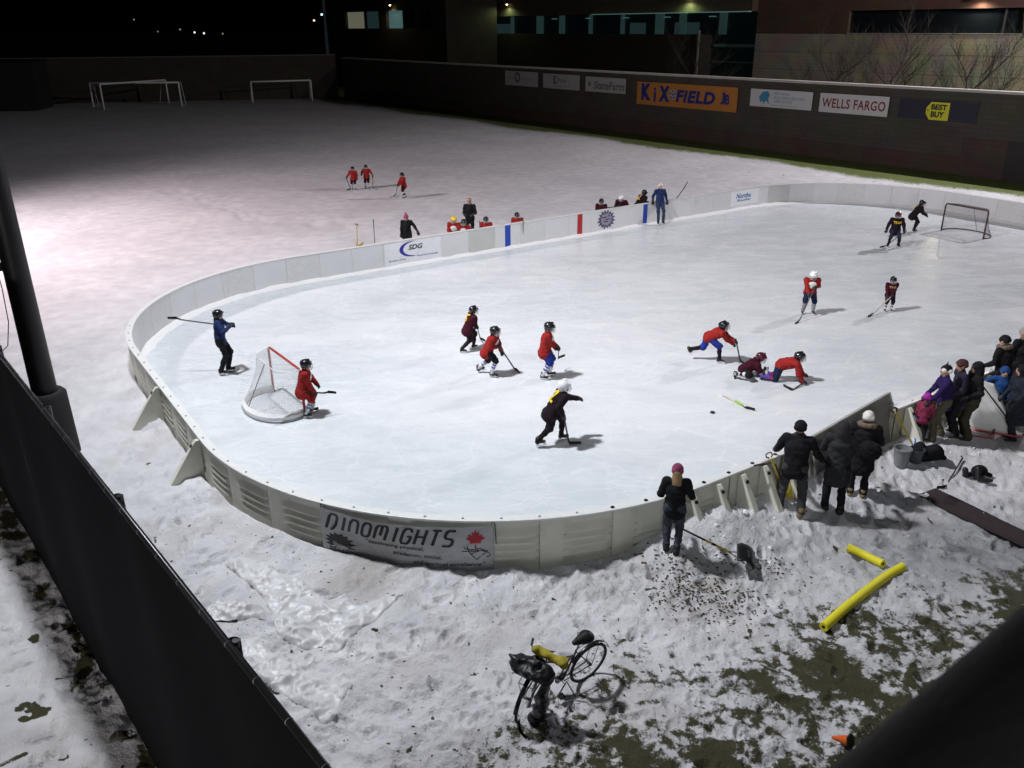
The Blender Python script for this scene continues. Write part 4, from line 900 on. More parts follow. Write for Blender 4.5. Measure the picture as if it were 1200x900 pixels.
for (a_, b_) in ((-14.85, .35), (3.1, 24)):
    mb = MB(); bbox(mb, a_, b_, O-.35, O-.3, 7.72, 9.64); w_ = mb.build('ribbon_window', GLS, b1)
    mb = MB(); k = b_-1.6; bbox(mb, k-.04, k+.04, O-.3, O-.12, 7.74, 9.63); mb.build('mullion', DGREY, w_)
    mb = MB()
    for q in (.2, .27, .52, .8): s_ = a_+(b_-a_)*q; bbox(mb, s_, s_+.5, O-.95, O-.9, 7.85, 8.0+q*.5)
    mb.build('desk_lights', INT, w_)
    mb = MB(); bbox(mb, a_, b_, O-.3, O+.08, 7.73, 7.78); mb.build('sill', SILVER, w_)
mb = MB()
for z in (6.1, 4.5, 2.9): bbox(mb, -25, 45, O, O+.012, z, z+.03)
mb.build('panel_joints', mat('joint_dark', (.1, .09, .085), .9), b1)
b2 = empty('glazed_link_building', (W0[0], W0[1], 0), WANG, 'dark brick building with a long teal-lit ribbon window above the middle of the wall', 'building')
mb = MB(); bbox(mb, -77, -31.6, O-14, O+.8, -.2, 7.6); mb.build('lower_wall', DBRK, b2)
mb = MB(); bbox(mb, -77, -25.05, O-14, O+.9, 9.75, 16); mb.build('upper_wall', mat('tan_upper_wall', (.09, .07, .055), .9), b2)
mb = MB(); bbox(mb, -76.5, -25.05, O-1.3, O-1.2, -.2, 9.75); gl = mb.build('ribbon_window', mat('teal_dark_glass', (.006, .014, .018), .3, emit=(.03, .09, .1), estr=.01), b2)
k = -75; rg = random.Random(2)
while k < -26:
    mb = MB(); bbox(mb, k, k+rg.choice((.5, .9, 1.2)), O-1.15, O-.9, 7.6, 9.72); k += rg.choice((3.6, 4.6, 5.6)); mb.build('lit_column', TEAL, gl)
for (a_, b_) in ((-72, -67), (-44, -41.5), (-37, -33.5)): mb = MB(); bbox(mb, a_, b_, O-1.18, O-1.1, 7.62, 8.8); mb.build('lit_pane', mat('mid_teal_glass', (.02, .04, .05), .3, emit=(.1, .2, .22), estr=.1), gl)
mb = MB(); bbox(mb, -48, -25.1, O+.9, O+1.4, 9.69, 9.78); mb.build('canopy_edge', mat('teal_metal_glow', (.3, .5, .5), .4, emit=(.3, .6, .55), estr=.12), b2)  # bright edge put into the metal as a faint glow, no lamp
for k in range(5): mb = MB(); bbox(mb, -58+k*6.5, -57.1+k*6.5, O-1.0, O-.85, 9.3, 9.4); mb.build('ceiling_light', TEAL2, gl)
mb = MB(); bbox(mb, -31.75, -31.55, O+.8, O+.95, -.2, 8.0); mb.build('corner_strip', SILVER, b2)
mb = MB(); bbox(mb, -31.2, -25.05, O-1.0, O-.9, 6.4, 6.7); bbox(mb, -31.2, -25.05, O-1.0, O-.9, 4.9, 5.0); mb.build('stair_landing', FRM, b2)
O3 = -10.0
b3 = empty('hall_building', (W0[0], W0[1], 0), WANG, 'far dark building with two brightly lit windows at the left end of the row', 'building')
mb = MB(); bbox(mb, -99, -66, O3-8, O3, -.2, 8.35); bbox(mb, -99, -66, O3-8, O3, 10.6, 16); bbox(mb, -99, -94, O3-8, O3, 8.35, 10.6); bbox(mb, -83.5, -81.4, O3-8, O3, 8.35, 10.6); bbox(mb, -69.3, -66, O3-8, O3, 8.35, 10.6); mb.build('wall', DBRK, b3)
mb = MB(); bbox(mb, -94.0, -87.9, O3-.5, O3-.4, 8.35, 10.7); mb.build('window', WARMW, b3)
mb = MB(); bbox(mb, -87.8, -83.5, O3-.5, O3-.4, 8.35, 10.7); mb.build('window', mat('mid_teal_glass', (.02, .04, .05), .3, emit=(.1, .2, .21), estr=.16), b3)
mb = MB(); bbox(mb, -81.4, -76.8, O3-.5, O3-.4, 8.35, 10.7); mb.build('window', TEAL2, b3)
mb = MB(); bbox(mb, -76.7, -69.3, O3-.5, O3-.4, 8.35, 10.7); mb.build('window', GLS, b3)
mb = MB()
for k in (-94.0, -87.85, -83.5, -81.4, -76.75, -73.4, -69.3): bbox(mb, k-.06, k+.06, O3-.4, O3+.05, 8.3, 10.75)
mb.build('window_frames', DGREY, b3)
LAMPS = []
def wall_lamp(px, py, off, label, power, col, par_off=.45):
    d = ray(px, py); c = np.array([0, 0, H]); w0 = np.array([*(W0+WN*off), 0]); n3 = np.array([*WN, 0]); t = ((w0-c)@n3)/(d@n3); p = c+t*d
    g = empty('wall_lamp', tuple(p), WANG, label, 'wall lamp', 'wall lamps on the buildings')
    mb = MB(); mb.lathe([(0, .22), (.14, .2), (.2, .05), (.2, 0), (.17, 0), (0, .16)], 14, (0, 0, 0)); mb.box((0, -SG*.16, .12), (.14, .3, .12)); mb.build('shade', DGREY, g)
    e = MB(); e.lathe([(0, -.1), (.1, -.07), (.14, 0), (.1, .06), (0, .1)], 12); e.build('bulb', mat('lamp_glow', (.9, .9, .7), .5, emit=col, estr=14), g)
    l = bpy.data.lights.new('lamp_light', 'SPOT'); l.energy = power; l.color = col; l.shadow_soft_size = .12; l.spot_size = math.radians(165); l.spot_blend = .6
    lo = bpy.data.objects.new('lamp_light', l); COL.objects.link(lo); lo.parent = g; lo.location = (0, SG*.12, -.14); lo.rotation_euler = (math.radians(12*SG), 0, 0)
wall_lamp(457, 6, O3+.5, 'yellow wall lamp over the two lit windows of the far left building', 160, (1, .78, .4))
wall_lamp(594, 5, O+1.35, 'greenish wall lamp over the left part of the teal ribbon window', 190, (.72, 1, .42))
wall_lamp(806, -2, O+1.35, 'greenish wall lamp over the right part of the teal ribbon window', 260, (.7, 1, .4))
wall_lamp(1150, -4, O+.5, 'warm white wall lamp above the dark ribbon window on the brick building', 420, (1, .86, .62))
# bare trees between the wall and the buildings
BARK = mat('dark_bark', (.035, .028, .024), .9, bump=.4)
def bare_tree(px, off, h, seed, label):
    d = ray(px, 60); c = np.array([0, 0, H]); w0 = np.array([*(W0+WN*off), 0]); n3 = np.array([*WN, 0]); t = ((w0-c)@n3)/(d@n3); p = c+t*d
    g = empty('bare_tree', (p[0], p[1], -.1), 0, label, 'tree', 'bare trees behind the sign wall'); rg = random.Random(seed)
    tk = MB(); br = MB(); th = h*.55; pts = [np.array([rg.uniform(-.08, .08)*i, rg.uniform(-.08, .08)*i, th*i/4]) for i in range(5)]; tk.tube(pts, [.16, .14, .12, .1, .08], 8); tk.build('trunk', BARK, g, smooth=True)
    def grow(p0, dr, L, rad, dep):
        pts = [p0]; dd = dr.copy(); n = 4
        for i in range(n): dd = nrm(dd+np.array([rg.uniform(-.22, .22), rg.uniform(-.22, .22), rg.uniform(-.02, .18)])); pts.append(pts[-1]+dd*L/n)
        br.tube(pts, np.linspace(rad, rad*.45, n+1), 4, caps=False)
        if dep > 0:
            for i in range(1, n+1):
                for _ in range(2 if (dep != 2) else 1):
                    a_ = rg.uniform(0, 2*PI); sp = rg.uniform(.5, 1.0); nd = nrm(dd+sp*np.array([math.cos(a_), math.sin(a_), rg.uniform(-.1, .6)])); grow(pts[i], nd, L*rg.uniform(.45, .65), rad*.5, dep-1)
    for i in range(6):
        a_ = i*2.4+rg.uniform(-.3, .3); z = th*(.45+.5*i/5); q = pts[min(4, int(4*z/th))]; grow(np.array([q[0], q[1], z]), nrm(np.array([math.cos(a_), math.sin(a_), .45+i*.12])), h*.33, .045, 3)
    br.build('crown', BARK, g, smooth=True)
bare_tree(1053, -6, 9.2, 3, 'bare spreading tree behind the wall above the white sign with dark red capitals')
bare_tree(1152, -6, 8.8, 5, 'bare upright tree behind the wall above the dark sign with the yellow tag')
bare_tree(978, -8, 8.6, 8, 'bare tree hidden in shadow behind the wall above the sign with the blue emblem')
bare_tree(815, -9, 8.8, 12, 'dark bare tree behind the wall above the orange sign')

# ------------------------------------------------------------------ football goals, distant lamps
def football_goal(feet_l, feet_r, ht, label, dep=1.6, back=True):
    a_ = up(*feet_l); b_ = up(*feet_r); g = empty('football_goal', tuple((a_+b_)/2), math.atan2(b_[1]-a_[1], b_[0]-a_[0]), label, 'football goal', 'football goals in front of the far wall'); w = np.linalg.norm(b_-a_)/2; WG = mat('dull_white_tube', (.85, .85, .85), .5)
    mb = MB(); mb.tube([(-w, 0, -.1), (-w, 0, ht), (-w+.03, 0, ht+.03), (w-.03, 0, ht+.03), (w, 0, ht), (w, 0, -.1)], .1, 8); mb.build('goal_frame', WG, g, smooth=True)
    mb = MB()
    for s_ in (-w, w): mb.tube([(s_, 0, ht), (s_, dep*.5, ht), (s_, dep, 0), (s_, 0, 0)], .035, 6)
    mb.build('side_stays', WG, g)
football_goal((109.6, 124.5), (213, 123.5), 2.6, 'widest dull white football goal in front of the dark far wall')
football_goal((122, 128), (198, 121), 2.7, 'smaller white football goal standing inside the outline of the widest one')
football_goal((296.5, 119.5), (366, 117), 2.35, 'faint white football goal on its own near the corner of the far wall')
def street_lamp(px, py, dist, col, e, label, hgt_=None, r_=.35):
    d = ray(px, py); t = dist/np.hypot(d[0], d[1]); p = np.array([0, 0, H])+t*d; g = empty('street_lamp', (p[0], p[1], -.1), 0, label, 'street lamp', 'distant street lamps in the dark'); hh = max(p[2], 1.2)+.1
    mb = MB(); mb.tube([(0, 0, 0), (0, 0, hh)], [.12, .07], 8); mb.build('post', BLK, g)
    r_ *= .7; mb = MB(); mb.lathe([(0, r_), (r_*.8, r_*.6), (r_, 0), (r_*.8, -r_*.6), (0, -r_)], 10, (0, 0, hh)); mb.build('lamp_head', mat('far_glow_%d' % px, col, .5, emit=col, estr=e*.3), g)
for (px, py, dist, col, e, l, rr) in ((157, 23, 300, (1, .8, .6), 1.2, 'faint distant lamp, highest of those over the far wall', .3), (185, 37, 240, (.8, .9, 1), .8, 'very faint distant lamp over the middle of the far wall', .25), (211, 34.5, 240, (1, .8, .6), 1, 'faint distant lamp just left of the bright pair', .3), (228, 38, 240, (1, .95, .85), 5, 'left lamp of the bright distant pair over the far wall', .33), (239, 39, 240, (.9, .95, 1), 4, 'right lamp of the bright distant pair over the far wall', .36), (261, 39.5, 240, (1, .8, .6), .9, 'faint distant lamp just right of the bright pair', .3), (368, 24, 230, (1, .7, .45), 6, 'orange distant lamp below the blue-white one near the tall mast', .36), (377, 17, 230, (.6, .85, 1), 8, 'blue-white distant lamp beside the tall mast', .38)):
    street_lamp(px, py, dist, col, e, l, None, rr)
d = ray(381, 26); t = 200/np.hypot(d[0], d[1]); p = t*d; g = empty('tall_mast', (p[0], p[1], -.1), 0, 'tall pale mast left of the lit windows, in the distance', 'mast'); mb = MB(); mb.tube([(0, 0, 0), (0, 0, 22)], [.35, .2], 8); mb.build('shaft', mat('mast_grey_glow', (.3, .3, .32), .5, emit=(.1, .13, .16), estr=.06), g); mb = MB(); mb.beam((-1, 0, 21.5), (1, 0, 21.5), .2, .2); mb.build('cross_arm', GALV, g)  # faint glow in the mast's material stands in for light on it

# ------------------------------------------------------------------ hockey goals
def hockey_goal(a_, b_, label, fr, pad, netm, thick=.03, white=True, tilt=None, name='hockey_goal', W=None):
    a_ = np.asarray(a_, float); b_ = np.asarray(b_, float); c = (a_+b_)/2; ang = math.atan2(b_[1]-a_[1], b_[0]-a_[0]); g = empty(name, (c[0], c[1], 0), ang, label, 'hockey goal', 'hockey goals')
    w = W or np.linalg.norm(b_-a_)/2; w = min(w, 1.0); hh = 1.22
    mb = MB(); mb.tube([(-w, 0, .0), (-w, 0, hh-.1), (-w+.03, 0, hh-.03), (-w+.1, 0, hh), (w-.1, 0, hh), (w-.03, 0, hh-.03), (w, 0, hh-.1), (w, 0, .0)], thick, 10); mb.build('goal_frame', fr, g, smooth=True)
    base = [(-w, 0), (-w*1.08, .35), (-w*.9, .75), (-w*.5, 1.02), (0, 1.1), (w*.5, 1.02), (w*.9, .75), (w*1.08, .35), (w, 0)]
    bs = np.array(base); tt = np.linspace(0, len(bs)-1, 49); bx = np.stack([np.interp(tt, np.arange(len(bs)), bs[:, 0]), np.interp(tt, np.arange(len(bs)), bs[:, 1])], 1)
    for _ in range(3): bx[1:-1] = (bx[:-2]+bx[1:-1]+bx[2:])/3
    mb = MB(); mb.tube([(p_[0], p_[1], .03) for p_ in bx], .025, 8); mb.build('base_frame', mat('dull_steel', (.3, .3, .32), .4, metal=.3) if white else fr, g, smooth=True)
    if pad:
        mb = MB(); V = []
        for p_ in bx:
            n_ = nrm(np.array([p_[0], p_[1]-.3])); V += [(p_[0]-n_[0]*q, p_[1]-n_[1]*q, z) for q, z in ((.0, .01), (.0, .13), (.07, .2), (.09, .13), (.09, .01))]
        mb.add(V, [(i*5+j, (i+1)*5+j, (i+1)*5+(j+1) % 5, i*5+(j+1) % 5) for i in range(48) for j in range(5)]); mb.build('skirt_pad', pad, g, smooth=True, angle=40)
    topb = []
    for k in range(49):
        u = k/48; x = -w+2*w*u; e = min(u, 1-u)*2; topb.append((x, .48*(1-(1-min(1, e*2.2))**2), hh-.02-.02*min(1, e*3)))
    topb = np.array(topb)
    mb = MB(); mb.tube(topb, .014, 6); mb.build('top_back_bar', fr if not white else WPLAST, g, smooth=True)
    mb = MB(); mb.tube([(0, 1.08, .05), (0, .48, hh-.04)], .012, 6); mb.build('back_stay', GALV, g)
    net = MB(); st = .0032; nn = 24
    for k in range(49):
        b3 = np.array([bx[k][0], bx[k][1], .06]); t3 = topb[k]; pts = [t3+(b3-t3)*q+np.array([0, -.05*math.sin(PI*q), 0]) for q in np.linspace(0, 1, 5)]; net.tube(pts, st, 3, caps=False)
        if k % 2 == 0: net.tube([(topb[k][0], 0, hh), (topb[k][0], topb[k][1], topb[k][2])], st, 3, caps=False)
    for q in np.linspace(.03, .97, nn): net.tube([topb[k]+(np.array([bx[k][0], bx[k][1], .06])-topb[k])*q+np.array([0, -.05*math.sin(PI*q), 0]) for k in range(0, 49, 2)], st, 3, caps=False)
    for q in np.linspace(.1, .9, 8): net.tube([(topb[k][0], topb[k][1]*q, hh) for k in range(0, 49, 3)], st, 3, caps=False)
    for sg in (-1, 1):
        for z in np.linspace(.1, 1.1, 16): net.tube([(sg*w, 0, z), (sg*w*1.0, .48+.5*(1-z/1.2), z)], st*.9, 3, caps=False)
    net.build('net', netm, g)
    return g
NETW = mat('white_net_cord', (.75, .75, .77), .7); NETG = mat('grey_net_cord', (.14, .13, .14), .7)
# local +y of the goal must run away from the opening
hockey_goal(up(358, 489), up(320.5, 458), 'red-framed hockey goal with white net and padded base near the rounded end', mat('red_goal_pipe', (.4, .03, .03), .35, var=.15), mat('goal_pad_white', (.75, .75, .75), .6, bump=.2), NETW)
hockey_goal(up(1102, 270), up(1153, 280.5), 'dark-framed hockey goal with grey net at the far right end of the ice', mat('brown_goal_pipe', (.06, .035, .035), .4), None, NETG, .035, False)
# ------------------------------------------------------------------ the people
def loc2w(pos, face, v): return np.asarray(pos, float)+rotz(math.radians(face-90))@np.asarray(v, float)
def w2loc(pos, face, w): return rotz(-math.radians(face-90))@(np.asarray(w, float)-np.asarray(pos, float))
def K(top, pants, **kw):
    o = dict(top=top, pants=pants, kid=True, hs=1.16, wide=1.2, shoe=SKATE, glove=GLOVE, skates=True, helmet=BHELM, hem=.16, collar=None); o.update(kw); return o
STR = [(.25, .36, SOCKB), (.48, .6, SOCKB)]
def skater(label, foot, h, face, pose, o, heel=None, toe=None, sl=None, hz=0, top='L', T=(-.05, .33, .98), low=.33, group='young skaters on the ice', cell=.02, z=0.0, shaft=STICKB):
    pos = np.array([*up(*foot, z)[:2], z]); s = h/1.75; pose = dict(pose)
    if heel is not None:
        hw = up(*heel, .02+hz); hl = w2loc(pos, face, hw)/s; T = np.array(T, float); d = nrm(hl-T); lo = T+d*low
        a, b = ('L', 'R') if top == 'L' else ('R', 'L'); pose['hand'+a] = T-d*.02; pose['hand'+b] = lo if pose.get('one') is None else pose['one']
    r = person(label, pos, h=h, face=face, pose=pose, o=o, group=group, cell=cell)
    if heel is not None:
        Tw = r[top]; du = nrm(Tw-hw); hw0 = hw.copy(); hw0[2] = hz; tw = up(*toe, hz); dd = tw-hw0; dd[2] = 0; tw = hw0+nrm(dd)*.27
        stick(sl, Tw+du*.1, hw0, tw, shaft=shaft)
    return r, pos
SK = dict(lean=20, footL=(-.16, .12, 0, 10, 0), footR=(.16, -.06, 0, -10, 0), hpitch=-8, pel=(0, -.06, .82))
# coach with a stick over the shoulder
pos = np.array([*up(264, 438)[:2], 0])
r = person('coach in blue jacket, black helmet and ponytail, holding a stick back over the shoulder', pos, 5, 1.76, dict(lean=2, handL=(-.12, .3, 1.36), handR=(.1, .32, 1.36), footL=(-.12, .1, 0, 6, 0), footR=(.12, -.04, 0, -6, 0), poleL=(-.8, 0, -.7), poleR=(.8, 0, -.7)),
           dict(top=BLUEJ, pants=BLACKC, shoe=SKATE, glove=GLOVE, skates=True, helmet=BHELM, cage=False, helmethair=HAIR, hem=.12, collar=BLUEJ), 'skaters on the ice', cell=.019)
a = loc2w(pos, 5, (.02, .44, 1.33)); b = loc2w(pos, 5, (.02, -1.02, 1.6)); stick('hockey stick resting back over the coach\'s shoulder, blade in the air on the left', a, b, b+nrm(b-a)*.25+np.array([0, 0, -.05]), shaft=mat('grey_shaft', (.15, .15, .16), .4))
# goalkeeper
pos = np.array([*up(362, 487)[:2], 0])
r = person('young goalkeeper in red jersey standing in front of the red-framed goal, stick held level', pos, 12, 1.5, dict(lean=14, footL=(-.17, .12, 0, 12, 0), footR=(.17, -.05, 0, -12, 0), handL=(-.2, .34, .8), handR=(.2, .22, .78), pel=(0, -.08, .84)),
           K(RED, RED, sock=SOCKW, bands=STR, prints=[('logo', 'front', .3, WPRINT)], hem=.2), 'young skaters on the ice', cell=.019)
a = loc2w(pos, 12, (.25, .0, .72)); b = loc2w(pos, 12, (.1, .5, .58)); stick('short hockey stick held level by the young goalkeeper', a, b, b+nrm(b-a)*.2)
skater('small skater in maroon with a yellow back number, leftmost of the four in midfield', (550, 411), 1.42, 22, dict(lean=24, footL=(-.12, .22, 0, 5, 0), footR=(.14, -.3, 0, -25, 0), pel=(0, -.02, .82), hpitch=-10), K(MAROON, DARKJ, sock=SOCKD, prints=[('5', 'back', .3, YEL)]), (563, 397), (566, 399), 'short hockey stick of the leftmost midfield skater', T=(0, .25, .9), low=.2)
skater('skater in red with black shorts and striped socks, stride open, dark hair under the helmet', (574, 440), 1.5, -14, dict(lean=26, footL=(-.15, -.35, .03, 15, -20), footR=(.12, .12, 0, -5, 0), pel=(0, -.04, .82), hpitch=-10), K(RED, BLACKC, sock=SOCKW, bands=STR, helmethair=HAIR, prints=[('logo', 'front', .32, WPRINT)], hem=.16), (604, 433), (609, 437), 'long hockey stick reaching forward from the red skater with black shorts', top='R', T=(.1, .28, 1.0), low=.36)
skater('skater in red with royal blue shorts standing upright in the middle of the ice', (640, 443), 1.58, -4, dict(lean=10, footL=(-.14, .12, 0, 8, 0), footR=(.16, -.08, 0, -14, 0), pel=(0, -.04, .88), hpitch=6), K(RED, ROYAL, sock=SOCKW, bands=STR, prints=[('logo', 'front', .32, WPRINT)], hem=.16), (654, 420), (664, 416), 'hockey stick held out by the skater with royal blue shorts', hz=.35, T=(-.02, .3, .98), low=.28)
skater('skater in black with white helmet and yellow back number, nearest of the midfield players', (650, 519), 1.62, 14, dict(lean=34, footL=(-.1, .22, 0, 0, 0), footR=(.16, -.42, .04, -25, -20), pel=(0, -.06, .84), hpitch=-22, one=(-.22, .62, 1.02)), K(DARKJ, DARKJ, sock=DARKJ, helmet=WHELM, prints=[('2', 'back', .34, YEL)]), (667, 520), (678, 520), 'hockey stick trailing low beside the skater with the white helmet and number 2', top='R', T=(.3, .1, .86), low=.1)
skater('skater in red with white helmet and dark blue shorts bending over a stick', (946, 368), 1.48, 262, dict(lean=16, footL=(-.2, .04, 0, 12, 0), footR=(.2, .04, 0, -12, 0), hpitch=14), K(RED, NAVY, sock=mat('grey_sock', (.25, .25, .26), .8), helmet=WHELM, prints=[('logo', 'front', .32, WPRINT)], hem=.12), (936, 377), (932, 381), 'hockey stick of the red skater with the white helmet, blade towards the viewer', top='L', T=(-.12, .22, 1.12), low=.5)
skater('small skater in maroon with white striped socks standing alone to the right', (1040, 365), 1.16, 262, dict(lean=8, footL=(-.15, .04, 0, 12, 0), footR=(.15, .04, 0, -12, 0), hpitch=6), K(MAROON, DARKJ, sock=SOCKW, bands=[(.15, .35, SOCKD), (.55, .7, SOCKD)], hs=1.3, prints=[('THE', 'front', .1, mat('tan_print', (.45, .3, .12), .6))], hem=.16), (1021, 369), (1016, 374), 'pale hockey stick reaching out from the small maroon skater', T=(0, .25, .9), low=.3, shaft=STICKW)
skater('skater in dark jersey with yellow lettering standing wide-legged near the far goal', (1046, 290), 1.55, 258, dict(lean=10, footL=(-.24, .02, 0, 14, 0), footR=(.24, .08, 0, -14, 0), pel=(0, -.04, .84), one=(.42, .12, .86)), K(DARKJ, mat('dark_blue_shorts', (.012, .014, .05), .85), shorts=False, sock=DARKJ, prints=[('TEAM', 'front', .11, YEL)], helmet=MHELM), (1036, 289), (1031, 291), 'hockey stick of the wide-legged skater near the far goal', top='L', T=(-.32, .24, .86), low=.1)
person('skater in dark jersey bending forward to the left of the far goal', np.array([*up(1071, 272)[:2], 0]), -5, 1.52, dict(lean=32, footL=(-.13, .05, 0, 5, 0), footR=(.13, -.05, 0, -5, 0), pel=(0, -.14, .86), handL=(-.12, .42, .95), handR=(.14, .4, .9)), K(DARKJ, DARKJ, shorts=False, sock=DARKJ, prints=[('7', 'back', .28, YEL)]), 'young skaters on the ice', cell=.022)
skater('skater in red and blue lunging forward with one leg stretched out behind', (834, 424), 1.55, -12, dict(lean=62, footL=(-.1, -.62, .22, 0, -45), footR=(.12, .24, 0, -5, 0), pel=(0, -.14, .76), hpitch=-48, hfol=.5, kneeL=(-.1, .6, -.6)), K(RED, ROYAL, sock=DARKJ, hem=.04), (868, 424), (872, 427), 'hockey stick poked forward by the lunging skater', T=(-.02, .62, .72), low=.22)
person('fallen skater in maroon crumpled on the ice between the two red players', np.array([*up(872, 440)[:2], .0]), -6, 1.5, dict(lean=58, pel=(0, -.02, .22), footL=(-.26, .1, .08, 70, 70), footR=(.24, -.34, .06, -60, 75), kneeL=(-.6, .8, .1), kneeR=(.7, .5, .05), handL=(-.05, .62, .1), handR=(.22, .66, .09), hpitch=-5, hdirR=(.1, 1, -.1), hdirL=(-.1, 1, -.1)), K(MAROON, DARKJ, sock=SOCKW, bands=[(.1, .3, SOCKD), (.5, .7, SOCKD)], helmet=MHELM, hem=.04), 'young skaters on the ice', cell=.019)
pos = np.array([*up(922, 446)[:2], 0])
r = person('skater in red on hands and knees on the ice, looking forward', pos, -14, 1.55, dict(lean=74, pel=(0, -.2, .5), footL=(-.16, -.62, .1, 4, -85), footR=(.16, -.66, .1, -6, -85), kneeL=(-.1, 1, -.6), kneeR=(.1, 1, -.6), handL=(-.24, .5, .1), handR=(.26, .42, .1), hpitch=-50, hfol=.6, hdirL=(-.1, 1, -.2), hdirR=(.1, 1, -.2)), K(RED, NAVY, sock=mat('purple_sock', (.12, .06, .35), .8), bands=[(.2, .4, PINK)], hem=.03), 'young skaters on the ice', cell=.019)
hl = up(928, 458); hl[2] = 0; stick('hockey stick lying under the hand of the kneeling skater', r['R']+np.array([.05, .12, -.02]), hl, up(917, 453))
# loose stick and puck
hl = up(874, 479); stick('pale hockey stick with lime lettering lying loose on the ice', up(843, 461, .03), hl+np.array([0, 0, .0]), up(885, 481), shaft=STICKW, blade=TAPE, tapecol=WPRINT)
d_ = nrm(up(843, 461)-hl); mb = MB(); mb.beam(hl+d_*.12+np.array([0, 0, .045]), hl+d_*.42+np.array([0, 0, .05]), .03, .034); gg = mb.build('lime_band', GREENP, None); bpy.context.view_layer.update(); par = [o_ for o_ in COL.objects if o_.get('label', '').startswith('pale hockey stick with lime')][0]; gg.parent = par; gg.location = -Vector(par.location)
p = up(835, 484); o = MB(); o.lathe([(0, 0), (.04, 0), (.0425, .004), (.0425, .022), (.04, .026), (0, .026)], 20); q = o.build('puck', mat('puck_rubber', (.012, .012, .012), .6), None, smooth=True, angle=40); q.location = (p[0], p[1], .002); q.scale = (1.3, 1.3, 1.3); tag(q, 'black hockey puck lying on the open ice', 'puck')

# far side of the rink, on the snow
def at(px, py): z = -.08; p = up(px, py, z); return np.array([p[0], p[1], base_z(p[0], p[1])])
def walker(label, foot, h, face, pose, o, heel, toe, sl, **kw):
    r = person(label, at(*foot), face, h, pose, o, 'children in red on the far snow', cell=.026)
    if heel: hw = up(*heel); hw[2] = -.05; tw = up(*toe); tw[2] = -.05; stick(sl, r[kw.get('top', 'L')], hw, tw)
walker('left child of the pair in red walking together on the far snow', (415, 222), 1.32, 268, dict(lean=4, handL=(-.3, .1, .9), handR=(.46, .16, 1.0)), K(RED, DARKJ, sock=SOCKW, hs=1.2, hem=.16), (411, 221), (407, 222.5), 'hockey stick on the left of the pair of children in red', top='R')
walker('right child of the pair in red walking together on the far snow', (430.5, 220.5), 1.36, 272, dict(lean=4, handL=(-.46, .16, 1.0), handR=(.34, .1, 1.1)), K(RED, DARKJ, sock=SOCKW, hs=1.2, hem=.1), (437, 219), (439, 221), 'hockey stick on the right of the pair of children in red', top='L')
walker('lone child in red carrying a stick on the far snow', (474, 232), 1.4, 215, dict(lean=8, handL=(-.1, .42, .95), handR=(.1, .42, .95), footL=(-.14, .12, 0, 8, 0), footR=(.14, -.14, 0, -8, 0)), K(RED, DARKJ, sock=SOCKW, bands=[(.5, .8, SOCKD)], hem=.14), (464, 227), (462, 230), 'curved hockey stick carried by the lone child on the far snow', top='R')
def behind(label, head, h, face, pose, o, group='people standing behind the far boards', cell=.022, zt=None, dz=0):
    p = up(*head, (zt or h)-.06); z = base_z(p[0], p[1])+dz; p = up(*head, (zt or h)+z); return person(label, np.array([p[0], p[1], z]), face, h, pose, o, group, cell=cell)
A_ = lambda top, pants, **kw: dict(dict(top=top, pants=pants, hem=.12, shoe=BOOT), **kw)
behind('woman in long black coat and pointed pink hat leaning at the far boards', (476, 250), 1.68, 268, dict(lean=8, handL=(-.46, .12, 1.0), handR=(.26, .1, .8), hpitch=10), A_(BLACKC, BLACKC, glove=GLOVE, hat=PINKW, tall=True, hairstyle='long', hem=.3, collar=BLACKC), dz=.1)
behind('bareheaded man in black jacket standing behind the red bench players', (550, 231.5), 1.86, 262, dict(lean=2, handL=(-.16, .26, 1.12), handR=(.16, .26, 1.12)), A_(BLACKC, BLACKC, glove=GLOVE, collar=BLACKC), dz=.05)
BP = dict(lean=16, handL=(-.16, .36, 1.0), handR=(.16, .36, 1.0), hpitch=4)
behind('bench player in red with a yellow helmet leaning on the boards', (532.5, 253.5), 1.6, 262, BP, K(RED, DARKJ, sock=SOCKW, helmet=YHELM, shoe=SKATE, prints=[('logo', 'front', .3, WPRINT)]), 'bench players along the far boards', zt=1.56)
behind('bench player in red close behind the yellow-helmeted one', (544, 257), 1.5, 262, BP, K(RED, DARKJ, sock=SOCKW, prints=[('logo', 'front', .3, WPRINT)]), 'bench players along the far boards', zt=1.46)
behind('bench player in red between the grey board and the blue stripe', (570, 254), 1.46, 262, BP, K(RED, DARKJ, sock=SOCKW), 'bench players along the far boards', zt=1.42)
behind('bench player in red alone to the right of the blue stripe', (606.5, 249), 1.44, 260, BP, K(RED, DARKJ, sock=SOCKW), 'bench players along the far boards', zt=1.4)
behind('bench player in maroon above the spiked ball crest', (705.5, 233), 1.5, 255, BP, K(MAROON, DARKJ, sock=SOCKD), 'bench players along the far boards', zt=1.46)
behind('bench player in maroon with a white helmet draped over the boards', (730, 228.5), 1.56, 248, dict(lean=34, handL=(-.3, .42, 1.02), handR=(.24, .44, 1.0), hpitch=10), K(MAROON, DARKJ, sock=SOCKD, helmet=WHELM), 'bench players along the far boards', zt=1.44)
behind('bench player in black with yellow 2 on the back bending sideways over the boards', (749, 226), 1.62, 10, dict(lean=38, side=0, twist=20, handL=(-.2, .5, 1.02), handR=(.2, .46, 1.0)), K(DARKJ, DARKJ, sock=SOCKD, prints=[('2', 'back', .28, YEL)]), 'bench players along the far boards', zt=1.42)
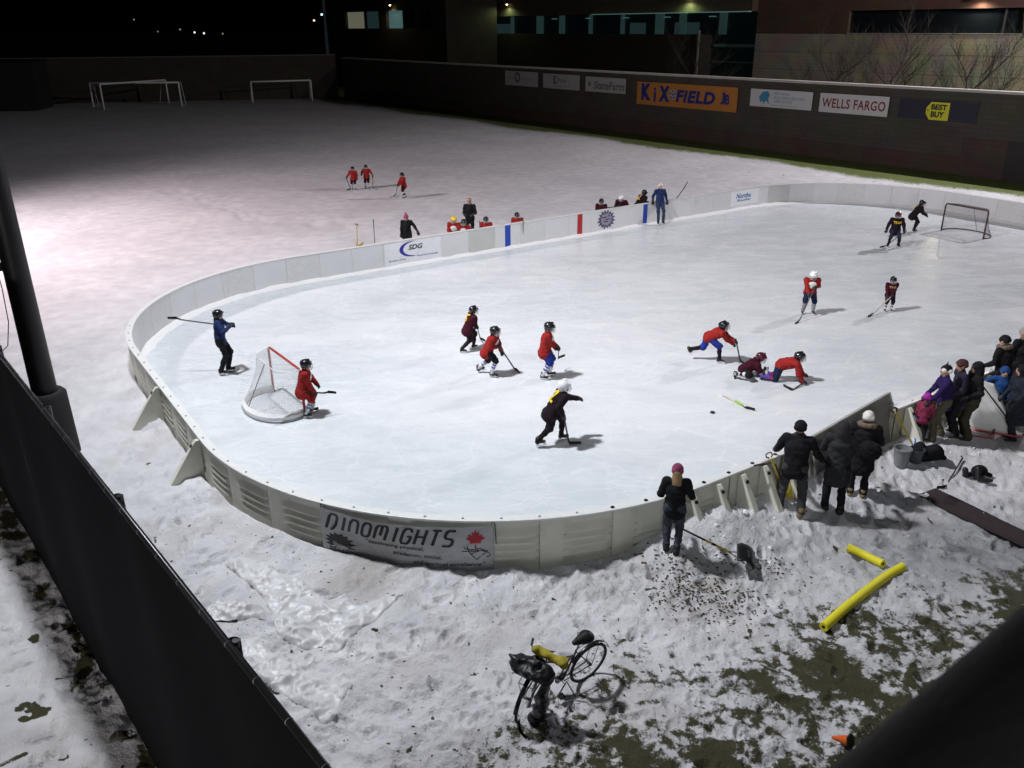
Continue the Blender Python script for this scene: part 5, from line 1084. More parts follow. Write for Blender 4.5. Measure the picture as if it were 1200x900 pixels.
p = up(773, 262.5); person('man in blue jacket, jeans and white hat leaning back against the far boards', np.array([p[0], p[1], 0]), 275, 1.84, dict(lean=-9, pel=(0, -.16, .9), handL=(-.3, -.1, .98), handR=(.34, -.12, 1.0), footL=(-.12, .16, 0, 6, 0), footR=(.12, .2, 0, -6, 0), hpitch=-12), dict(top=BLUEJ, pants=JEANS, shoe=SKATE, skates=True, hat=WHITEC, hatband=WHITEC, glove=GLOVE, hem=.1, collar=BLUEJ), 'people standing behind the far boards', cell=.022)
for (a_, b_, l, sh) in (((562, 259), (562.5, 268), 'upright hockey stick between the red bench players', STICKB), ((613, 255), (611, 262), 'hockey stick tip beside the lone red bench player', STICKB), ((711.5, 243.5), (722, 242), 'hockey stick lying flat over the far boards beside the crest', STICKB)):
    p0 = up(*a_, 1.2); p1 = np.array([*up(*b_, .95)[:2], .8 if 'flat' not in l else 1.05]); 
    if 'flat' in l: p0[2] = 1.05; p0 = up(*a_, 1.05); p1 = up(*b_, 1.05)
    stick(l, p0 if 'flat' in l else p0+nrm(p0-p1)*.0, p1 if 'flat' in l else np.array([p0[0], p0[1]+.15, .0]), (p1 if 'flat' in l else np.array([p0[0], p0[1]+.15, .0]))+np.array([.2, .05, 0]))
p0 = up(437.5, 257, 1.45); stick('thin hockey stick planted upright in the snow behind the far boards', p0, np.array([p0[0], p0[1]-.1, -.1]), np.array([p0[0]+.2, p0[1]-.1, -.1]))
p1 = up(796, 231, 1.0); p1 = p1+np.array([-.3, .45, 0]); h0 = np.array([p1[0], p1[1], 0]); stick('hockey stick leaning up behind the far boards, blade in the air', np.array([p1[0]-.35, p1[1], .0]), up(803, 219, 1.62)+np.array([0, .0, 0]), up(805, 214, 1.8))
# near side
def near(label, foot, h, face, pose, o, z=None, group='onlookers along the near boards', cell=.0165):
    p = up(*foot, 0)
    for _ in range(4): zz = base_z(p[0], p[1]) if z is None else z; p = up(*foot, zz)
    return person(label, np.array([p[0], p[1], zz-.02]), face, h, pose, o, group, cell=cell), np.array([p[0], p[1], zz])
near('woman with striped pink hat, black jacket and dark jeans standing alone at the boards', (787, 645), 1.66, 78, dict(lean=7, handL=(-.2, .3, 1.06), handR=(.24, .28, 1.08), footL=(-.1, .02, 0, 5, 0), footR=(.09, -.06, 0, -5, 0), hpitch=6), A_(BLACKC, DJEANS, hat=mat('striped_pink_hat', (.22, .04, .1), .9, var=.7, nscale=9), hatband=PINKW, hairstyle='long', hair=BLOND, collar=WHITEC, hem=.12, shoe=BOOT))
near('man with black beanie, feet apart, leaning on the boards beside the yellow shovel handle', (925, 597), 1.9, 68, dict(lean=12, handL=(-.34, .32, 1.02), handR=(.4, .2, 1.0), footL=(-.17, -.02, 0, 12, 0), footR=(.2, -.14, 0, -16, 0), pel=(.0, -.1, .93)), A_(BLACKC, GREYC, hat=BLACKC, shoe=TANBOOT, collar=CHAR, hem=.1, wide=1.12, glove=GLOVE))
near('person with dark hood up, middle one of the three black-clad onlookers at the boards', (974, 596), 1.86, 72, dict(lean=10, handL=(-.22, .34, 1.08), handR=(.26, .3, 1.06), footL=(-.12, 0, 0, 8, 0), footR=(.14, -.08, 0, -12, 0), pel=(0, -.08, .95)), A_(CHAR, BLACKC, hood=CHAR, hem=.26, collar=CHAR, wide=1.1, glove=GLOVE))
near('person in black with white knitted hat and fur collar by the grey gate panel', (1003, 580), 1.8, 70, dict(lean=9, handL=(-.22, .34, 1.08), handR=(.26, .3, 1.06)), A_(BLACKC, BLACKC, hat=WHITEC, hatband=WHITEC, fur=FUR, hem=.3, collar=BLACKC, wide=1.1, pack=BLACKC, glove=GLOVE, shoe=TANBOOT))
G2 = 'onlookers at the right-hand opening'
near('small child with magenta hat and pink coat standing at the end of the boards', (1077, 516), 1.08, 60, dict(lean=4, handR=(.25, .22, .95), handL=(-.24, .15, .8)), dict(top=PINK, pants=BLACKC, hat=MAGENTA, hatband=MAGENTA, flaps=True, hs=1.35, wide=1.15, hem=.12, glove=mat('blue_mitten', (.04, .12, .3), .8), collar=PINK), group=G2)
near('person in purple jacket and tan trousers wearing a horned white and black hat', (1095, 514), 1.76, 168, dict(lean=8, handL=(-.22, .34, .92), handR=(.2, .3, .9), footL=(-.13, .1, 0, 8, 0), footR=(.13, -.12, 0, -8, 0), pel=(0, -.06, .94)), A_(PURPLE, TAN, hat=BLACKC, hatband=WHITEC, horns=True, collar=PURPLE, glove=GLOVE, baggy=True), group=G2)
near('person with dark red beanie standing between the purple jacket and the hooded person', (1116, 509), 1.8, 172, dict(lean=8, handL=(-.22, .3, 1.0)), A_(mat('black_purple_jacket', (.016, .01, .03), .85), BLACKC, hat=mat('dark_red_beanie', (.06, .02, .02), .9), hatband=mat('dark_red_beanie', (.06, .02, .02), .9), collar=BLACKC, hem=.2), group=G2)
near('person in black hooded jacket and olive trousers beside the tipped goal', (1130, 512), 1.8, 175, dict(lean=3, handL=(-.2, .22, 1.05), handR=(.2, .26, 1.05)), A_(BLACKC, OLIVE, hood=BLACKC, collar=BLACKC, hem=.12, baggy=True, wide=1.08, glove=GLOVE), group=G2)
near('child in bright blue jacket and blue hat holding an arm out', (1163, 497), 1.42, 255, dict(lean=2, handR=(.62, .1, 1.28), handL=(-.22, .15, .85)), dict(top=BRIGHTB, pants=BLACKC, hat=BRIGHTB, hatband=BRIGHTB, hs=1.15, wide=1.1, hem=.1, glove=GLOVE, collar=BRIGHTB), group=G2)
near('person in black coat with a furry hood down and dark hair, behind the blue child', (1166, 478), 1.82, 120, dict(lean=10, handL=(-.2, .3, 1.0), twist=0), A_(BLACKC, BLACKC, fur=FUR, hairstyle='none', hat=BLACKC, collar=BLACKC, wide=1.15, hem=.25), group=G2)
near('person with a pale bobble hat and brown scarf standing farthest of the right-hand group', (1186, 468), 1.84, 105, dict(lean=6, handL=(-.2, .3, 1.05)), A_(BLACKC, BLACKC, hat=GREYW, hatband=GREYW, bobble=GREYW, collar=FUR, hem=.2, wide=1.05), group=G2)
near('person in dark navy coat and trousers standing nearest in the right-hand group', (1182, 514), 1.8, 176, dict(lean=4, handL=(-.22, .2, .95), handR=(.2, .24, .95)), A_(mat('night_navy', (.008, .012, .022), .85), mat('night_navy', (.008, .012, .022), .85), hood=BLACKC, collar=BLACKC, hem=.4, wide=1.12, shoe=BOOT, glove=GLOVE), group=G2)
near('person in beige coat with black cap at the right edge of the group', (1203, 496), 1.76, 165, dict(lean=2, handL=(-.2, .2, 1.0), handR=(.2, .24, 1.0)), A_(BEIGE, GREYC, hat=BLACKC, hatband=BLACKC, collar=WHITEC, hem=.3, wide=1.1), group=G2)

# ------------------------------------------------------------------ bicycle
def bicycle():
    fr_, re_ = up(614, 838, -.06)[:2], up(686, 796, -.06)[:2]; c = (fr_+re_)/2; hd = fr_-re_; ang = math.atan2(hd[1], hd[0]); z0 = min(base_z(*fr_), base_z(*re_))-.01
    g = empty('bicycle', (c[0], c[1], z0), 0, 'black city bicycle with a loaded front bag parked on its stand in the snow', 'bicycle'); lean = math.radians(9)
    g.rotation_euler = (-lean, 0, ang); g.rotation_mode = 'XYZ'
    TYRE = mat('bicycle_tyre', (.02, .02, .021), .8); RIM = mat('dark_rim', (.12, .12, .125), .35, metal=.6); FRM_ = mat('black_bicycle_frame', (.01, .011, .012), .3, coat=.5); R = .34; wb = np.linalg.norm(hd)/2
    def wheel(cx, steer, nm):
        w = empty('wheel', (cx, 0, R), steer); w.parent = g; n = 40
        mb = MB(); mb.tube([(R*.96*math.cos(2*PI*k/n), 0, R*.96*math.sin(2*PI*k/n)) for k in range(n)], .021, 8, closed=True); mb.build('tyre', TYRE, w, smooth=True)
        mb = MB(); mb.tube([(R*.9*math.cos(2*PI*k/n), 0, R*.9*math.sin(2*PI*k/n)) for k in range(n)], .011, 6, closed=True); mb.build('rim', RIM, w, smooth=True)
        mb = MB()
        for k in range(28): a = 2*PI*k/28; b_ = a+.35*(1 if k % 2 else -1); mb.tube([(.02*math.cos(b_), .025*(1 if k % 4 < 2 else -1), .02*math.sin(b_)), (R*.9*math.cos(a), 0, R*.9*math.sin(a))], .0016, 3, caps=False)
        mb.build('spokes', GALV, w); mb = MB(); mb.tube([(0, -.055, 0), (0, .055, 0)], .022, 10); mb.build('hub', RIM, w, smooth=True)
        mb = MB(); P = [[(.375*math.cos(a), y, .375*math.sin(a)) for y in (-.03, 0, .03)] for a in (np.linspace(.5, 2.9, 18) if nm == 'r' else np.linspace(.15, 2.5, 18))]
        P = np.array(P); P[:, 1, :] *= 1.02; mb.grid(P); mb.build('mudguard', FRM_, w, smooth=True); return w
    st = math.radians(27); wheel(-wb, 0, 'r'); wheel(wb, st, 'f')
    bb_ = np.array([-.08, 0, .28]); rax = np.array([-wb, 0, R]); seat_t = np.array([-.26, 0, .74]); head_t = np.array([wb-.26, 0, .86]); head_b = np.array([wb-.2, 0, .68]); fax = np.array([wb, 0, R])
    mb = MB()
    for a_, b_, r_ in ((bb_, seat_t, .015), (seat_t+np.array([.02, 0, -.06]), head_t, .014), (bb_, head_b, .017), (head_t, head_b, .018)): mb.tube([a_, b_], r_, 8)
    for s_ in (-.045, .045):
        o_ = np.array([0, s_, 0]); mb.tube([bb_+o_*.5, rax+o_], .009, 6); mb.tube([seat_t+o_*.4, rax+o_], .008, 6)
    mb.build('frame', FRM_, g, smooth=True)
    mb = MB(); dv = np.array([math.cos(st), math.sin(st), 0]); sv = np.array([-math.sin(st), math.cos(st), 0])
    for s_ in (-.05, .05): mb.tube([head_b+sv*s_*.8, head_b+sv*s_+np.array([.06, 0, -.12]), fax+sv*s_], .011, 6)
    mb.tube([head_b+sv*-.05, head_b+sv*.05], .014, 6); mb.build('fork', FRM_, g, smooth=True)
    mb = MB(); st_t = head_t+np.array([-.03, 0, .12]); mb.tube([head_t, st_t], .013, 8)
    mb.tube([st_t+dv*.05-sv*.29-dv*.18+np.array([0, 0, .02]), st_t+dv*.04-sv*.22, st_t+dv*.06, st_t+dv*.04+sv*.22, st_t+dv*.05+sv*.29-dv*.18+np.array([0, 0, .02])], .011, 8); hb = mb.build('handlebar', RIM, g, smooth=True)
    mb = MB()
    for s_ in (-1, 1): mb.tube([st_t+dv*.02+sv*.265*s_-dv*.07, st_t+dv*.05+sv*.29*s_-dv*.2+np.array([0, 0, .02])], .017, 8)
    mb.build('grips', BLK, hb, smooth=True)
    mb = MB(); mb.tube([seat_t, seat_t+np.array([-.05, 0, .16])], .012, 8); mb.build('seat_post', RIM, g)
    P = [Cap((-.17, 0, .93), (.0+.06, 0, .955), .075, .03, SKATE, (0, 1, 0), 1.25), Ell((-.42, 0, .94), (.11, .11, .05), SKATE), Cap((-.42, 0, .93), (-.2, 0, .945), .09, .035, SKATE, (0, 1, 0), 1.15)]
    sdf_object('saddle', P[1:], .012, g, .03)
    mb = MB(); mb.lathe([(0, -.004), (.09, -.004), (.09, .004), (0, .004)], 24, bb_+np.array([0, -.05, 0]), rotx(PI/2)); mb.tube([bb_+np.array([0, -.07, 0]), bb_+np.array([0, .07, 0])], .018, 8)
    mb.beam(bb_+np.array([0, .07, 0]), bb_+np.array([.1, .08, -.13]), .012, .022); mb.beam(bb_+np.array([0, -.07, 0]), bb_+np.array([-.1, -.08, .13]), .012, .022); cr = mb.build('crankset', RIM, g)
    mb = MB(); mb.box(bb_+np.array([.1, .13, -.13]), (.09, .085, .022)); mb.build('pedal', BLK, cr); mb = MB(); mb.box(bb_+np.array([-.1, -.13, .13]), (.09, .085, .022)); mb.build('pedal', BLK, cr)
    mb = MB(); ch = [bb_+np.array([.0, -.05, .088]), bb_+np.array([.085, -.05, 0]), bb_+np.array([0, -.05, -.088]), rax+np.array([0, -.05, -.035]), rax+np.array([-.035, -.05, 0]), rax+np.array([0, -.05, .035])]; mb.tube(ch, .004, 4, closed=True); mb.build('chain', RIM, g)
    mb = MB(); mb.tube([bb_+np.array([-.06, .03, -.03]), bb_+np.array([-.14, .22, -.27])], .009, 6); mb.build('kickstand', RIM, g)
    mb = MB()
    for s_ in (-.06, .06): mb.tube([rax+np.array([0, s_, 0]), rax+np.array([-.08, s_, .38]), seat_t+np.array([-.02, s_*.6, -.02])], .005, 5)
    for x in (-.3, -.2, -.1): mb.tube([(-wb+x+.12, -.06, R+.39), (-wb+x+.12, .06, R+.39)], .004, 4)
    mb.build('rear_rack', FRM_, g)
    mb = MB(); c0 = fax+np.array([-.03, 0, .4])
    for s_ in (-.1, .1): mb.tube([c0+sv*s_-dv*.14, c0+sv*s_+dv*.18, fax+sv*s_*.7], .006, 5)
    for q in (-.14, 0, .18): mb.tube([c0-sv*.1+dv*q, c0+sv*.1+dv*q], .006, 5)
    mb.build('front_rack', FRM_, g)
    R3 = np.stack([dv, sv, np.array([0, 0, 1.])], 1); gb = g
    def onb(name, P, mt, label, cat, cell=.012):
        FOLD[0] = .03; o_ = sdf_object(name, P, cell, None, .03); FOLD[0] = 0; o_.matrix_world = Matrix.Translation((c[0], c[1], z0)) @ Matrix.Rotation(ang, 4, 'Z') @ Matrix.Rotation(-lean, 4, 'X'); return tag(o_, label, cat)
    BAGM = mat('black_nylon_bag', (.015, .015, .018), .45, bump=.5, bscale=12); GB = mat('grey_reflective_bag', (.22, .22, .22), .4, bump=.6, bscale=10, var=.4); YB = mat('mustard_cloth', (.35, .28, .02), .7, bump=.5, bscale=10, var=.3)
    bc = c0+np.array([-.02, 0, .16]); onb('handlebar_bag', [Cap(bc-sv*.2+np.array([0, 0, -.03]), bc+sv*.17+np.array([0, 0, -.05]), .12, .125, BAGM), Cap(bc-dv*.08+sv*.02, bc+dv*.1-sv*.05, .1, .09, BAGM, sv, 1.2), Cap(bc-sv*.26, bc-sv*.36+np.array([0, 0, .05]), .05, .012, BAGM), Cap(bc+dv*.1-sv*.12, bc+dv*.16+sv*.14+np.array([0, 0, .03]), .05, .045, BAGM), Cap(bc-sv*.2+dv*.05+np.array([0, 0, .08]), bc+sv*.05+np.array([0, 0, .1]), .03, .04, BAGM)], BAGM, 'lumpy black bag on the front rack over the turned wheel', 'bag')
    yc = bc+np.array([-.12, -.02, .16]); onb('rolled_cloth', [Cap(yc-dv*.04-sv*.06, yc-dv*.06+sv*.28+np.array([0, 0, -.05]), .075, .06, YB, (0, 0, 1), .8), Ell(yc-dv*.05+sv*.3+np.array([0, 0, -.06]), (.07, .08, .06), YB)], YB, 'mustard yellow rolled cloth lying on top of the black bicycle bag', 'cloth')
    pc = fax+sv*.19+np.array([-.03, 0, .02]); onb('pannier_bag', [Cap(pc+np.array([0, 0, .17])-dv*.08, pc+np.array([0, 0, .17])+dv*.08, .085, .085, GB, sv, .8), Cap(pc+np.array([0, 0, -.08])-dv*.07, pc+np.array([0, 0, -.08])+dv*.07, .1, .1, GB, sv, .85), Cap(pc+sv*.05+dv*.1+np.array([0, 0, .2]), pc+sv*.05+dv*.08+np.array([0, 0, -.2]), .055, .05, BAGM), Ell(pc+dv*.1+np.array([0, 0, -.2]), (.12, .09, .06), BAGM)], GB, 'grey and black pannier bag hanging low beside the front wheel', 'bag')
bicycle()

# ------------------------------------------------------------------ shovels, tubes, cone, buckets, gate
def gpt(x, y, dz=0.0):
    p = up(x, y)
    for _ in range(3): p = up(x, y, base_z(p[0], p[1])+dz)
    return p
def scoop():
    hd_ = gpt(873, 656, .12); en = gpt(796, 618, .6); g = empty('snow_shovel', tuple(hd_), 0, 'snow pusher with wide black scoop and yellow handle lying on the snow bank', 'snow shovel'); d = nrm(en-hd_); v = en-hd_
    mb = MB(); mb.tube([d*.28, d*.75], .019, 8); y1 = mb.build('handle', YPAINT, g); mb = MB(); mb.tube([d*.55, d*.62], .023, 8); mb.tube([d*.75, v*.97], .017, 8); mb.tube([v*.97, v], .03, 8); mb.build('grip', BLK, y1)
    hz = nrm(np.cross(d, (0, 0, 1))); upv = nrm(np.cross(hz, d)); w = .26; mb = MB(); P = []
    for i in range(9):
        a = -1.0+2.0*i/8; P.append([hz*w*u+d*(.02-.19*math.sin(a))+upv*(.15*math.cos(a)-.02) for u in np.linspace(-1, 1, 7)])
    mb.grid(np.array(P)); sc = mb.build('scoop', mat('black_scoop_plastic', (.014, .014, .016), .3, bump=.05), g, smooth=True); md = sc.modifiers.new('thick', 'SOLIDIFY'); md.thickness = .008
    mb = MB(); mb.beam(hz*-w-d*.14+upv*.065, hz*w-d*.14+upv*.065, .02, .03, upv); mb.build('wear_strip', GALV, sc)
    mb = MB()
    for s_ in (-1, 1): mb.tube([d*.3, hz*s_*.17+d*.02+upv*.03], .009, 6)
    mb.beam(hz*-.1+upv*.137, hz*.12+upv*.137, .05, .006, upv, 0); mb.build('bracket', DGREY, g)
    return g
scoop()
def yshovel(top, bot, zt, zb, label, blade=None, bcol=None, wid=.2, hcol=YPAINT):
    a = up(*top, zt); b = up(*bot, zb); g = empty('snow_shovel', tuple(b), 0, label, 'snow shovel'); v = a-b; d = nrm(v); mb = MB(); mb.tube([d*.1, v], .018, 8); mb.build('handle', hcol, g)
    hz = nrm(np.cross(d, (0, 1, 0))); mb = MB(); ring_ = [v+d*.02+hz*-.02, v+d*.06+hz*-.06, v+d*.13+hz*-.05, v+d*.15, v+d*.13+hz*.05, v+d*.06+hz*.06, v+d*.02+hz*.02]; mb.tube(ring_, .013, 6); mb.build('d_grip', BLK, g)
    mb = MB(); nn = nrm(np.cross(hz, d)); P = np.array([[hz*u*wid+d*(.16-q*.42)+nn*(.05*(u*u)*4+.03*q) for u in np.linspace(-1, 1, 7)] for q in np.linspace(0, 1, 5)]); mb.grid(P); o_ = mb.build('blade', bcol or YPAINT, g, smooth=True); md = o_.modifiers.new('thick', 'SOLIDIFY'); md.thickness = .006; return g
yshovel((418, 264), (419, 288), 1.45, .1, 'yellow-handled shovel stuck upright in the snow behind the far boards')
yshovel((903, 537), (925, 583), 1.25, .25, 'bright yellow shovel handle propped on the boards beside the man with the black beanie', hcol=mat('bright_yellow_handle', (.7, .6, .02), .45), wid=.14)
yshovel((1050, 484), (1073, 528), 1.05, .12, 'shovel with yellow handle and blue blade standing by the grey bucket', bcol=mat('blue_blade', (.02, .12, .4), .4), wid=.14)
# black bent pipe frame hooked by the boards
pts = [gpt(907, 587, 0), up(884, 559, .55), up(881, 547, .95), up(886, 545, 1.02), up(904, 542, 1.12), up(909, 545, 1.08), up(915, 562, .75)]
mb = MB(); q0 = pts[0]; P = []
for i in range(len(pts)-1):
    for t in np.linspace(0, 1, 4)[:-1]: P.append(pts[i]*(1-t)+pts[i+1]*t-q0)
P.append(pts[-1]-q0); o = mb.tube(P, .016, 8); o = mb.build('pipe_frame', mat('black_rust_pipe', (.03, .015, .012), .5), None, smooth=True); o.location = q0; tag(o, 'thin black bent pipe frame leaning on the boards beside the yellow shovel handle', 'pipe frame')
# open grey gate panel
ga, gb = up(951, 604)[:2], up(1056, 520)[:2]; za, zb = -.05, 0.0
ta = up(951.7, 512, 1.12); tb = up(1042, 460, 1.12)
def gate():
    A0 = np.array([*gb, .02]); d0 = tb[:2]-ta[:2]; L_ = np.linalg.norm(d0); B0 = np.array([ta[0]+.15, ta[1]-.2, -.05]); A1 = up(1042, 460, 1.25); c = A0
    g = empty('gate_panel', tuple(c), 0, 'grey gate panel of the rink leaning open beside the onlooker with the white hat', 'gate'); bl = B0-A0; tr_ = A1-A0; tl_ = up(951.7, 512, 1.12)-A0
    n = nrm(np.cross(bl, tr_)); n = n if n[1] < 0 else -n
    mb = MB(); V = [np.zeros(3), bl, tl_, tr_]; V2 = [v-n*.05 for v in V]; mb.add(V+V2, [(0, 1, 2, 3), (7, 6, 5, 4), (0, 4, 5, 1), (1, 5, 6, 2), (2, 6, 7, 3), (3, 7, 4, 0)]); mb.build('panel', mat('grey_gate_panel', (.22, .21, .19), .6, var=.15, nscale=2), g)
    mb = MB()
    for a_, b_ in ((V[0], V[3]), (V[2], V[3]), (V[1], V[2])): mb.beam(a_+n*.015, b_+n*.015, .03, .025, n)
    mb.build('edge_trim', mat('pale_edge_trim', (.5, .49, .45), .5), g)
    mb = MB()
    for q in (.25, .8): p_ = V[0]*(1-q)+V[3]*q; mb.beam(p_+n*.03, p_+n*.03+nrm(bl)*.2, .02, .05, n)
    mb.build('hinge_straps', GALV, g)
gate()
def tube_thing(name, pts, r, m, label, cat):
    P = [np.array(p_) for p_ in pts]; c = P[0]; sm = []
    for i in range(len(P)-1):
        for t in np.linspace(0, 1, 5)[:-1]:
            p0 = P[max(i-1, 0)]; p1 = P[i]; p2 = P[i+1]; p3 = P[min(i+2, len(P)-1)]; sm.append(.5*((2*p1)+(-p0+p2)*t+(2*p0-5*p1+4*p2-p3)*t*t+(-p0+3*p1-3*p2+p3)*t**3)-c)
    sm.append(P[-1]-c); mb = MB(); mb.tube(sm, r, 20, caps=False); n = 20
    V = mb.v; d0 = nrm(sm[0]-sm[1]); d1 = nrm(sm[-1]-sm[-2]); K_ = len(sm)
    for (off, cc, d_) in ((0, sm[0], d0), ((K_-1)*n, sm[-1], d1)):
        ring_ = [np.array(V[off+k]) for k in range(n)]; inn = [cc+(q-cc)*.42 for q in ring_]; deep = [q-d_*.2 for q in inn]; mb.add(ring_+inn, [(k, (k+1) % n, n+(k+1) % n, n+k) for k in range(n)]); mb.add(inn+deep, [(k, (k+1) % n, n+(k+1) % n, n+k) for k in range(n)], 1)
    o_ = mb.build(name, [m, mat('tube_hole', (.2, .17, .01), .8)], None, smooth=True, angle=50); o_.location = c; return tag(o_, label, cat)
r_ = .075
tube_thing('foam_tube', [gpt(965, 735, r_-.0), gpt(989, 714, r_-.0), gpt(1015, 693, r_), gpt(1038, 676, r_), gpt(1058, 664, r_)], r_, YFOAM, 'long slightly bent yellow foam tube lying on the snow', 'foam tube')
tube_thing('foam_tube', [gpt(993, 641, r_), gpt(1014, 651, r_), gpt(1035, 661, r_)], r_*.95, YFOAM, 'short straight yellow foam tube lying above the long one', 'foam tube')
p = gpt(975, 864, .06); q = gpt(993, 868, .1); d = nrm(q-p); g = empty('traffic_cone', tuple(p), 0, 'small ribbed orange cone lying on its side in the grass', 'cone'); R = np.stack([nrm(np.cross(d, (0, 0, 1))), np.cross(nrm(np.cross(d, (0, 0, 1))), d)*-1, d], 1)
mb = MB(); pr_ = []
for i in range(15): z = .24*i/14; pr_.append((.012+.062*i/14+(.007 if i % 2 else 0), z))
mb.lathe(pr_, 16, (0, 0, 0), R); mb.build('cone_body', ORANGE, g, smooth=True); mb = MB(); mb.lathe([(.0, .24), (.1, .24), (.105, .25), (.1, .265), (0, .265)], 6, (0, 0, 0), R); mb.build('cone_base', BLK, g)
def bucket(px, py, label, r=.16, h=.34, m=None, tip=None):
    p_ = gpt(px, py); g = empty('bucket', tuple(p_), 0, label, 'bucket'); m = m or mat('grey_bucket', (.2, .21, .22), .4)
    mb = MB(); mb.lathe([(0, .0), (r*.78, 0), (r*.98, h*.9), (r*1.08, h*.9), (r*1.08, h), (r*.95, h), (r*.76, .02), (0, .02)], 24); mb.build('pail', m, g, smooth=True, angle=40)
    mb = MB(); mb.tube([(r*1.05*math.cos(a), .03+r*.4*math.sin(a), h*.93+.0*a-.1*math.sin(a)) for a in np.linspace(0, PI, 10)], .005, 5); mb.build('handle', GALV, g)
    mb = MB(); mb.lathe([(0, h*.7), (r*.9, h*.7)], 16); mb.build('contents', mat('dirty_water_ice', (.25, .26, .28), .3), g); return g
bucket(1055, 544, 'grey bucket full of ice standing by the grey gate panel', .17, .38)
bucket(1072, 541, 'darker bucket tucked behind the grey one', .15, .3, mat('dark_bucket', (.06, .07, .08), .5))
bucket(1106, 496, 'pale bucket standing between the legs of the right-hand group', .17, .34, mat('pale_bucket', (.3, .3, .32), .5))
p = gpt(1085, 540, .0); o = sdf_object('duffel_bag', [Cap((-.22, -.02, .16), (.2, .04, .17), .17, .16, BLACKC), Ell((.12, -.05, .3), (.14, .12, .1), BLACKC), Cap((.2, .05, .1), (.36, -.02, .08), .07, .05, BLACKC), Ell((-.15, .05, .32), (.1, .1, .1), BLACKC)], .02, None, .05); o.location = p; tag(o, 'black duffel bag slumped beside the buckets', 'bag')
hl = gpt(1107, 572, .0); stick('hockey stick lying on the snow with its shaft pointing away, near the black mat', gpt(1128, 537, .05), hl, gpt(1099, 574, 0))
p = gpt(1142, 560, .0); o = sdf_object('pair_of_skates', [Cap((-.2, 0, .06), (-.02, .05, .07), .055, .05, SKATE), Cap((-.2, 0, .08), (-.24, -.02, .2), .055, .06, SKATE), Cap((.0, -.12, .06), (.22, -.2, .05), .055, .045, SKATE), Cap((.0, -.1, .08), (.02, -.02, .22), .06, .06, SKATE), Ell((.1, .05, .14), (.16, .12, .12), BLACKC), Cap((.15, .1, .1), (.33, .02, .05), .05, .04, BLACKC)], .015, None, .02); o.location = p; tag(o, 'black skates and gloves dropped in a heap on the snow', 'skates')
p = gpt(1123, 548, .0)
# black mat
A0 = gpt(1096, 573); B0 = gpt(1212, 628); dm = nrm(B0-A0); wv = nrm(np.array([-dm[1], dm[0], 0])); c = A0
mb = MB(); P0 = np.array([[A0-c+dm*u*3.1-wv*w_+np.array([0, 0, .018+.008*math.sin(u*9+w_*4)]) for w_ in np.linspace(0, .55, 5)] for u in np.linspace(0, 1, 24)]); mb.grid(P0); o = mb.build('rubber_mat', mat('wet_black_mat', (.035, .024, .026), .85, bump=.5, bscale=8, var=.4, spec=.2), None, smooth=True); o.location = c; md = o.modifiers.new('thick', 'SOLIDIFY'); md.thickness = .02; tag(o, 'long wet black rubber mat laid on the icy snow at the right', 'mat')
# tipped training goal behind the hooded person
def tipped_goal():
    c = gpt(1148, 505, .0); g = empty('training_goal', tuple(c), math.radians(-18), 'small white-covered goal with red tube tipped on its side behind the onlookers', 'goal')
    WS = mat('white_sheet', (.7, .7, .7), .5, bump=.4, bscale=6); P = []
    a = np.array([-.55, 0, .0]); b_ = np.array([.75, -.05, .0]); t_ = np.array([-.35, .1, 1.25]); t2 = np.array([-.1, .35, 1.3]); k = np.array([.95, .5, 0])
    mb = MB(); G = []
    for i in range(11):
        u = i/10; G.append([(a*(1-v)+t_*v)*(1-u)+(b_*(1-v)+(t2*.9+np.array([.25, 0, -.15]))*v)*u+np.array([0, -.06*math.sin(PI*u)*math.sin(PI*v)+.02*math.sin(9*u+5*v), 0]) for v in np.linspace(0, 1, 11)])
    mb.grid(np.array(G)); o_ = mb.build('white_cover', WS, g, smooth=True); md = o_.modifiers.new('thick', 'SOLIDIFY'); md.thickness = .01
    mb = MB(); mb.tube([a+np.array([-.05, -.05, .05]), b_+np.array([.05, -.1, .03]), b_+np.array([.15, -.05, .25]), k*.9+np.array([.0, -.1, .12])], .022, 8); mb.tube([a+np.array([.25, -.35, .02]), a+np.array([.75, -.4, .03]), a+np.array([.8, -.15, .15])], .018, 8); mb.build('red_tube', mat('red_goal_pipe', (.4, .03, .03), .35, var=.15), g, smooth=True)
    mb = MB(); mb.tube([t_+np.array([.15, -.1, -.1]), b_*.75+np.array([0, -.14, .3])], .016, 6); mb.build('black_strap', BLK, g)
tipped_goal()
p = gpt(1150, 480, 0); o = empty('board_end_block', tuple(p), RA, 'beige plastic block standing between the hooded person and the blue child', 'block'); mb = MB(); mb.box((0, 0, .5), (.5, .3, 1.05)); q_ = mb.build('block', BT, o); bv = q_.modifiers.new('b', 'BEVEL'); bv.width = .04; bv.segments = 3; mb = MB(); mb.box((0, -.155, .5), (.3, .02, .7)); mb.build('recess', mat('tan_recess', (.3, .28, .22), .6), o)

